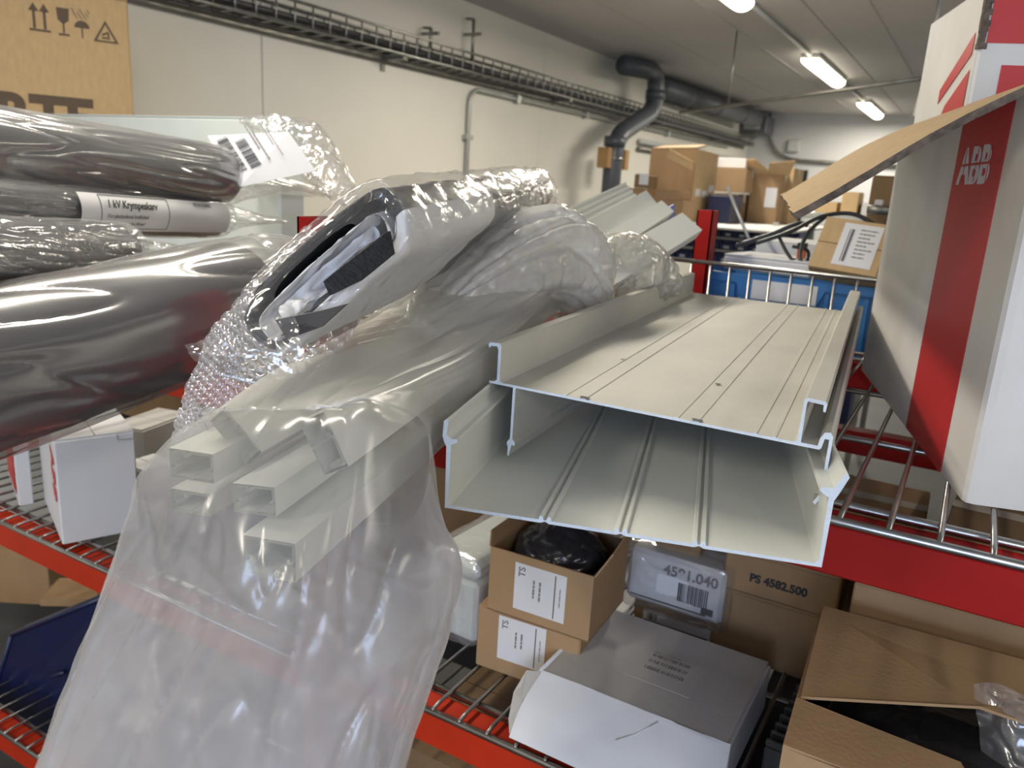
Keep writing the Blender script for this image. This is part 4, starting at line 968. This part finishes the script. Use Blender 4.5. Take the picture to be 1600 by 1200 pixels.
# ------------------------------------------------------------------ lower shelf, left
ZDL = ZL-.02+.0135
def corner_box(name, label, P, toL, toR, h, m, **k):
    """box by its nearest bottom corner and the two floor corners left and right of it"""
    P, A, B = Vector(P), Vector(toL), Vector(toR)
    d = (A-P); ya = math.atan2(d.y, d.x); return P, A, B
P = onz(98, 852, ZDL); Rr = onz(206, 831, ZDL); Lp = onz(47, 797, ZDL)
w = (Rr-P).length; d = (Lp-P).length; yaw = math.atan2(Rr.y-P.y, Rr.x-P.x)
hbx = ony(82, 688, P.y).z-ZDL
t = carton('white_carton', 'plain white carton with red letters near the hanging bag, left shelf', 'carton', (P.x, P.y, ZDL), yaw, w+.02, d+.06, hbx, M['white'], tape=False, seam='y')
text(t, 'ABB', .075, frame((-.0012, .055+.02, hbx-.035), (0, 0, -1), (0, -1, 0)), M['redprint'], bold=.003)
MB().tube([(w*.86, -.0015, hbx-.001), (w*.88, -.0015, hbx-.018), (w+.015, -.0015, hbx-.020)], .0012, 5).build('crease', M['whiteg'], t)
P2_ = onz(30, 792, ZDL); 
t = carton('white_carton', 'narrow white carton with a red panel and red symbols at the left edge', 'carton', (P2_.x, P2_.y, ZDL), yaw, .035, .26, .225, M['white'], tape=False)
MB().box(-.0010, -.0002, .075, .255, .02, .17).build('red_panel', M['redprint'], t)
sy = MB()
for z in (.05, .09, .13): sy.tube([(-.0016, .025+.012*math.cos(a), z+.010*math.sin(a)) for a in np.linspace(0, 2*PI, 9)], .0012, 4)
sy.tube([(-.0016, .025, .03), (-.0016, .025, .16)], .0014, 4); sy.build('red_symbols', M['redprint'], t)
p = ony(207, 770, 1.42)
carton('grey_carton', 'greyish carton with a notch standing behind the plain white one', 'carton', (p.x, 1.36, ZDL), math.radians(12), .12, .2, ony(230, 665, 1.42).z-ZDL, M['whiteg'], tape=False)
p = ony(210, 770, 1.28)
t = carton('small_white_box', 'small white box with louvre lines half hidden by the milky bag', 'box', (p.x-.005, 1.25, ZDL), 0, .10, .10, ony(215, 722, 1.28).z-ZDL, M['white'], tape=False)
carton('brown_carton', 'long dark brown filler carton darkening the back of the left shelf', 'carton', (-3.5, 1.72, ZDL), 0, 2.3, .35, .46, M['cardd'])  # dark filler, lengthened so the wall doesn't brighten the shelf's back
# bottom left: cartons and a navy crate on the third shelf
def floating(name, label, q, depth, m, cat='carton'):
    q = [Vector(p) for p in q]; n = (q[1]-q[0]).cross(q[-1]-q[0]).normalized()
    if n.dot(q[0]-Vector((0, 0, H))) < 0: n = -n
    t = thing(name, label, cat); MB().slab(q, n, depth).build('body', m, t); return t, n
ZT3 = ZT-.05
def tall(label, px, py, y, yaw, w, d, m):
    p = ony(px, py, y); return carton('brown_carton', label, 'carton', (p.x, y, ZT3+.0135), math.radians(yaw), w, d, p.z-ZT3-.0135, m, tape=False)
tall('brown carton at the far left edge below the red beam', -10, 938, 1.55, 30, .24, .22, M['card'])
tall('brown carton between the left edge carton and the navy crate, below the red beam', 62, 944, 1.45, 34, .22, .15, M['card'])
tall('third brown carton end behind the others near the hanging bag', 150, 925, 1.42, 20, .25, .2, M['cardd'])
carton('dark_filler', 'black filler box added to darken the gap behind the navy crate, bottom left', 'box', (-3.5, 2.0, ZT3+.0135), 0, 2.4, .4, .62, M['dark'], tape=False)  # added black filler covering the bright wall behind the crate
# navy crate: tapered bin tipped towards the viewer
a, b, c, e = ony(18, 992, 1.13), ony(175, 928, 1.22), ony(180, 1165, 1.20), ony(-30, 1152, 1.10)
t, n_ = floating('navy_crate', 'very dark navy plastic crate below the left shelf, beside the hanging bag', [a, b, c, e], .06, M['navy'], 'crate')
rm = MB(); rm.tube([a, b], .008, 8); rm.tube([a, e], .008, 8); rm.build('rim', M['navy'], t)
hd = MB(); m_ = a.lerp(c, .45); hd.tube([m_.lerp(a, .15)-n_*.004, m_.lerp(b, .15)-n_*.004], .006, 8); hd.build('handle_ridge', M['navy'], t)

# ------------------------------------------------------------------ second rack with blue crates behind
rk2 = thing('shelving_rack', 'second red rack behind the wire guard, carrying blue crates', 'rack')
Y2 = 2.26
ux = ony(1085, 370, Y2).x
upright(rk2, ux, Y2, ony(1097, 328, Y2).z, w=.046, d=.06, slots=False)
ux2 = ux+1.6; upright(rk2, ux2, Y2, ony(1097, 328, Y2).z, w=.046, d=.06, slots=False)
beam(rk2, ux+.047, ux2-.001, Y2+.002, H-.44, M['red'], h=.06); beam(rk2, ux+.047, ux2-.001, Y2+.002, H-.60, M['red'], h=.07); beam(rk2, ux-1.2, ux-.001, Y2+.002, ZU, M['red'])
beam(rk2, ux+.047, ux2-.001, Y2+.002, ZL-.1, M['red'], h=.07)
deck(rk2, ux+.05, ux2, Y2+.002, Y2+.9, H-.435, xs=ux+.07, crossy=(.03, .4)); 
ZR2 = H-.4215
def crate(label, x0, x1, y0, z0, h, m, d=.38, group='blue crates on the second rack', kind='stacking_crate'):
    t = thing(kind, label, 'crate', (x0, y0, z0), group=group); w = x1-x0; k = .006
    b = MB(); b.box(.008, w-.008, .008, .008+k, 0, h-.02); b.box(.008, w-.008, d-.008-k, d-.008, 0, h-.02); b.box(.008, .008+k, .01, d-.01, 0, h-.02); b.box(w-.008-k, w-.008, .01, d-.01, 0, h-.02); b.box(.008, w-.008, .008, d-.008, 0, k)
    b.build('body', m, t)
    r = MB(); dip = .045
    for yy in (0, d-.012):
        pts = [(0, h), (w, h), (w, h-.024), (w*.74, h-.024), (w*.70, h-.024-dip), (w*.30, h-.024-dip), (w*.26, h-.024), (0, h-.024)]
        r.add([(a, yy, z) for a, z in pts]+[(a, yy+.012, z) for a, z in pts], [tuple(range(8)), tuple(range(8, 16))]+[(j, (j+1) % 8, 8+(j+1) % 8, 8+j) for j in range(8)])
    for xx in (0, w-.012): r.box(xx, xx+.012, .012, d-.012, h-.03, h)
    r.build('rim', m, t)
    for xx in (.02, .12, w-.13, w-.03): MB().box(w*0+xx, xx+.01, .0, .009, .005, h-.03).build('rib', m, t)
    return t
ca = ony(1083, 424, 2.31); cb = ony(1352, 545, 2.31); zc_t = ony(1200, 432, 2.31).z
cr_ = crate('bright blue crate behind the wire guard with a pale paper on its rim', ca.x, cb.x+.01, 2.30, ZR2, zc_t-ZR2, M['blue'])
wcr = cb.x+.01-ca.x
pp = MB().box(wcr*.35, wcr*.70, -.0015, -.0003, (zc_t-ZR2)-.065, (zc_t-ZR2)-.012).build('paper_label', M['label'], cr_)
crate('bright blue crate right of the first, behind the white carton', cb.x+.03, cb.x+.50, 2.30, ZR2, zc_t-ZR2, M['blue'])
# items lying in and on the crate
zi = zc_t+.002
a = onz(1128, 412, zi); b = onz(1225, 440, zi)
def on_crate(name, label, pa, pb, pc, h, m, y=2.33, **k):
    pass
q = ony(1127, 408, 2.40)
t = carton('white_box', 'flat white lidded box lying on the blue crate beside the cables', 'box', (ony(1130, 405, 2.38).x, 2.38, zi), math.radians(-8), .26, .20, .045, M['white'], tape=False, bev=.006, rot=(0, 0, math.radians(-8)))
t = carton('white_board', 'white flat panel lying behind the lidded box and the labelled carton', 'panel', (ony(1180, 392, 2.72).x, 2.72, zi+.0), math.radians(-4), .36, .30, .075, M['white'], tape=False)
q = ony(1268, 418, 2.34)
t = carton('labelled_carton', 'brown carton with white address label tilted on the blue crate', 'carton', (q.x, 2.34, zi+.002), 0, .175, .16, .07, M['cardl'], tape=False, rot=(math.radians(-38), math.radians(6), math.radians(-3)))
o = plate(t, 0, .100, 0, .13, TP(.055, .018, .0708), M['label']); t.rotation_euler = (math.radians(56), math.radians(4), math.radians(-4))
bars(o, .018, .012, .016, .10, Matrix.Identity(4), M['ink'], 3, seed=8); lines(o, .045, .115, .045, Matrix.Identity(4), M['inkg'], 8, .012, .004)
cab = thing('cable_bundle', 'loose black cables looping over the things on the blue crate', 'cable')
for k, pts in enumerate(([(1182, 380, 2.3), (1235, 362, 2.28), (1285, 338, 2.28), (1335, 335, 2.26), (1380, 360, 2.22)], [(1215, 365, 2.3), (1228, 392, 2.28), (1242, 412, 2.26), (1250, 425, 2.24)], [(1290, 338, 2.3), (1262, 365, 2.28), (1250, 400, 2.26), (1262, 428, 2.24)], [(1150, 384, 2.34), (1200, 368, 2.32), (1245, 350, 2.3), (1262, 352, 2.3)], [(1238, 385, 2.3), (1262, 392, 2.28), (1258, 412, 2.26), (1240, 405, 2.3)])):
    P_ = cr([tuple(U(*p)) for p in pts], 30); MB().tube([tuple(p) for p in P_], (.006, .005, .006, .007, .005)[k], 8).build('cable', M['cable'], cab)
for k, (x, y) in enumerate(((1248, 395), (1262, 402))):
    a = U(x, y, 2.33); 
t = thing('connector', 'small orange and black plug among the cables', 'plug', U(1252, 398, 2.36)); MB().box(-.012, .012, -.01, .01, -.02, .02, bev=.003).build('body', M['orange'], t); MB().box(-.014, .014, -.012, .012, .02, .035, bev=.003).build('cap', M['cable'], t)
tag(MB().tube([U(1136, 292, 2.55), U(1172, 378, 2.45)], .005, 8).build('metal_rod', M['conduit']), 'thin steel rod leaning among the navy bins', 'rod')
a = ony(1388, 262, 2.9)
t = carton('brown_carton', 'dark carton flap edge showing left of the large white carton', 'carton', (a.x-.02, 2.72, ZR2), math.radians(4), .25, .12, a.z-ZR2-.03, M['cardd'], tape=False)
for pxy in (((1372, 328), 'small green and steel fitting on the crate beside the white carton'),):
    t = thing('fitting', pxy[1], 'fitting', U(*pxy[0], 2.4)); MB().tube([(-.03, 0, 0), (.03, 0, .0)], .014, 10).build('barrel', M['steeld'], t); MB().box(-.012, .012, -.012, .012, .012, .03, bev=.003).build('knob', M['whiteg'], t)

# ------------------------------------------------------------------ far shelving, bins and cartons
rk3 = thing('far_shelving', 'far grey shelving with rows of navy bins along the left', 'shelving')
Y3 = 4.6
def fx(px, py, y=Y3): return ony(px, py, y)
xl, xr = fx(1085, 370).x, fx(1250, 370).x
levels = [fx(1150, py).z for py in (352, 372, 392, 412)]
for z in levels: MB().box(xl-.3, xr, Y3-(.42 if z == levels[0] else .02), Y3+(1.25 if z == levels[0] else .4), z-.012, z, bev=.002).build('shelf', M['whiteg'], rk3)
for x in (xl-.3, xl+.35, xr-.03): MB().box(x, x+.03, Y3+1.2, Y3+1.24, 0, levels[0]-.012).build('post', M['conduit'], rk3)
for x in (xl-.3, xl+.35, xr-.03): MB().box(x, x+.03, Y3+.38, Y3+.42, 0, levels[0]+.02).build('post', M['conduit'], rk3)
MB().box(xl-.3, xr, Y3-.02, Y3+.42, 0, .05).build('plinth', M['conduit'], rk3)
b0 = thing('storage_bin', 'navy storage bin on the far shelving, one in a row of alike bins', 'bin', (0, 0, 0), group='navy storage bins on the far shelving')
wbn, hbn = .085, .052
MB().box(0, wbn-.008, 0, .28, 0, hbn*.62).box(0, wbn-.008, .06, .28, hbn*.6, hbn).build('body', M['farnavy'], b0)
MB().box(.022, .052, -.002, 0, hbn*.15, hbn*.42).build('bin_label', M['label'], b0)
ORD = 'first second third fourth fifth sixth seventh eighth ninth tenth eleventh twelfth thirteenth fourteenth'.split()
first = True
for zi_, z in enumerate(levels[:3] if False else levels[1:]+[]):
    x = xl-.27; k = 0; ROW = ('top', 'middle', 'bottom')[zi_]
    while x < xr-.08:
        if not (x < xl-.0 and False):
            o = b0 if first else copy_tree(b0); first = False
            o['label'] = 'navy storage bin, %s from the left in the %s row of the far shelving' % (ORD[k], ROW)
            o.location = (x, Y3+rnd.uniform(-.01, .01), z+.0005)
        x += wbn; k += 1
top3 = levels[0]+.0005
# cartons by their front face in the picture: left, right, top, bottom pixel rows, distance plane y, depth
def pic_box(name, label, x0, x1, yt, yb, y, d, m, yaw=0, group=None, cat='carton', **k):
    xm = (x0+x1)/2; a = ony(x0, yb, y); b = ony(x1, yb, y); T_ = ony(xm, yt, y).z; B_ = ony(xm, yb, y).z
    if yb >= 328: B_ = top3
    return carton(name, label, cat, (a.x, y, B_), yaw, b.x-a.x, d, T_-B_, m, group, **k)
fg = 'brown cartons piled on the far shelving'
t = thing('open_carton', 'tallest brown carton on the far shelves with a bent flap and white stickers', 'carton', (0, 0, 0))
yb4 = 4.55
a = ony(1008, 330, yb4+.25); b = ony(1078, 335, yb4); ztp = ony(1078, 232, yb4).z; c = ony(1112, 330, yb4+.35)
t.location = (b.x, b.y, top3); hh4 = ztp-top3
la_, lb_ = Vector((a.x-b.x, a.y-b.y, 0)), Vector((c.x-b.x, c.y-b.y, 0))
v0 = Vector((0, 0, 0)); up4 = Vector((0, 0, hh4))
MB().slab([v0, la_, la_+up4, v0+up4], (0, 1, 0), .01).build('left_panel', M['card'], t)  # panels of one carton, lit and shaded faces put into the board colours
MB().slab([v0, lb_, lb_+up4*.97, v0+up4], (0, 1, 0), .01).build('right_panel', M['cardl'], t)
MB().slab([la_, la_+lb_, la_+lb_+up4, la_+up4], (0, 1, 0), .01).build('rear_panel', M['cardd'], t)
MB().slab([la_+up4, up4, up4+Vector((-.02, .25, .03)), la_+up4+Vector((0, .25, .03))], (0, 0, 1), .008).build('top_flap', M['cardd'], t)
MB().slab([v0+up4*.70+Vector((-.01, -.01, 0)), v0+up4*.82+Vector((-.01, -.01, 0)), v0+up4*.98+Vector((-.14, -.06, 0)), v0+up4*.86+Vector((-.15, -.06, 0))], (0, 1, 0), .008).build('bent_flap', M['cardl'], t)
for k, (u_, z_) in enumerate(((.15, .36), (.45, .34), (.75, .42))):
    p_ = lb_*u_; MB().slab([p_+up4*z_+Vector((0, -.004, 0)), p_+lb_*.22+up4*z_+Vector((0, -.004, 0)), p_+lb_*.22+up4*(z_+.10)+Vector((0, -.004, 0)), p_+up4*(z_+.10)+Vector((0, -.004, 0))], (0, -1, 0), .003).build('sticker', M['label'], t)
t = pic_box('brown_carton', 'small brown carton with white label, far left of the carton pile', 990, 1012, 272, 294, 4.4, .15, M['cardd'], tape=False); 
MB().box(.03, .085, -.002, -.0002, .02, .08).build('label', M['label'], t)
pic_box('brown_carton', 'low brown carton at the bottom left of the carton pile', 978, 1008, 294, 335, 4.42, .2, M['card'], tape=False)
for k, (x0, x1, yt, yb, lb) in enumerate(((1022, 1060, 296, 312, 'flat brown carton, top of the two lying before the tallest carton'), (1020, 1066, 312, 335, 'flat brown carton, lower of the two lying before the tallest carton'))):
    pic_box('brown_carton', lb, x0, x1, yt, yb, 4.25, .2, M['card'], group=fg, tape=False)
pic_box('brown_carton', 'wide brown carton just right of the tallest one, partly open', 1114, 1163, 262, 300, 5.0, .3, M['card'], group=fg)
pic_box('brown_carton', 'lower brown carton under the partly open wide one', 1112, 1150, 302, 336, 5.0, .3, M['cardd'], group=fg)
t = pic_box('brown_carton', 'leaning brown carton with open flaps at the right of the far pile', 1166, 1212, 268, 340, 5.2, .3, M['card'], group=fg)
for s_ in (-1, 1): MB().slab([(.05+s_*.05, -.002, .30), (.18+s_*.05, -.002, .30), (.15+s_*.12, -.09, .38), (.02+s_*.1, -.09, .36)], (0, 0, 1), .006).build('loose_flap', M['cardl'], t)
MB().box(.10, .17, -.004, -.0002, .10, .22).build('label', M['label'], t)
pic_box('brown_carton', 'narrow upright brown carton next to the black doorway', 1213, 1232, 262, 335, 5.4, .3, M['cardl'], group=fg)
pic_box('white_box', 'white flat box on top of the cartons under the wall pipes', 1112, 1165, 246, 262, 5.1, .3, M['white'], cat='box', tape=False)
t = pic_box('navy_crate', 'navy crate with small white stickers under the far cartons', 1105, 1140, 304, 328, 4.7, .25, M['navy'], cat='crate', tape=False)
# work table at the far end with small boxes
tb_ = thing('far_table', 'grey table at the far end holding small brown boxes', 'table')
a = ony(1180, 345, 6.0); b = ony(1400, 345, 6.0); zt_ = ony(1290, 333, 6.0).z
MB().box(a.x, b.x, 6.0, 6.8, zt_-.04, zt_, bev=.005).build('table_top', M['conduit'], tb_)
for x in (a.x+.03, b.x-.07):
    for y_ in (6.03, 6.73): MB().box(x, x+.04, y_, y_+.04, 0, zt_-.04).build('leg', M['steeld'], tb_)
MB().box(a.x+.1, b.x-.1, 6.1, 6.7, .3, zt_-.3, bev=.01).build('drawer_block', M['navy'], tb_)
for x0, x1, yt, lb in ((1312, 1338, 300, 'small tan box with lid, higher one on the far table'), (1272, 1306, 315, 'low brown box, left one on the far table'), (1345, 1372, 318, 'little grey box, right one on the far table')):
    p_ = ony(x0, 333, 6.1); q_ = ony(x1, 333, 6.1); zz = ony((x0+x1)/2, yt, 6.1).z
    carton('small_box', lb, 'box', (p_.x, 6.1, zt_+.001), 0, q_.x-p_.x, .25, zz-zt_, M['cardl'] if x0 < 1340 else M['whiteg'], group=None, tape=False)
p_ = ony(1250, 330, 6.2); 
t = thing('red_bottle', 'tiny red container beside the black doorway on the far table', 'container', (p_.x, 6.2, zt_+.001)); MB().tube([(0, 0, 0), (0, 0, .12), (0, 0, .14)], [.03, .03, .012], 12).build('body', M['redprint'], t); MB().tube([(0, 0, .14), (0, 0, .16)], .013, 10).build('cap', M['ink'], t)
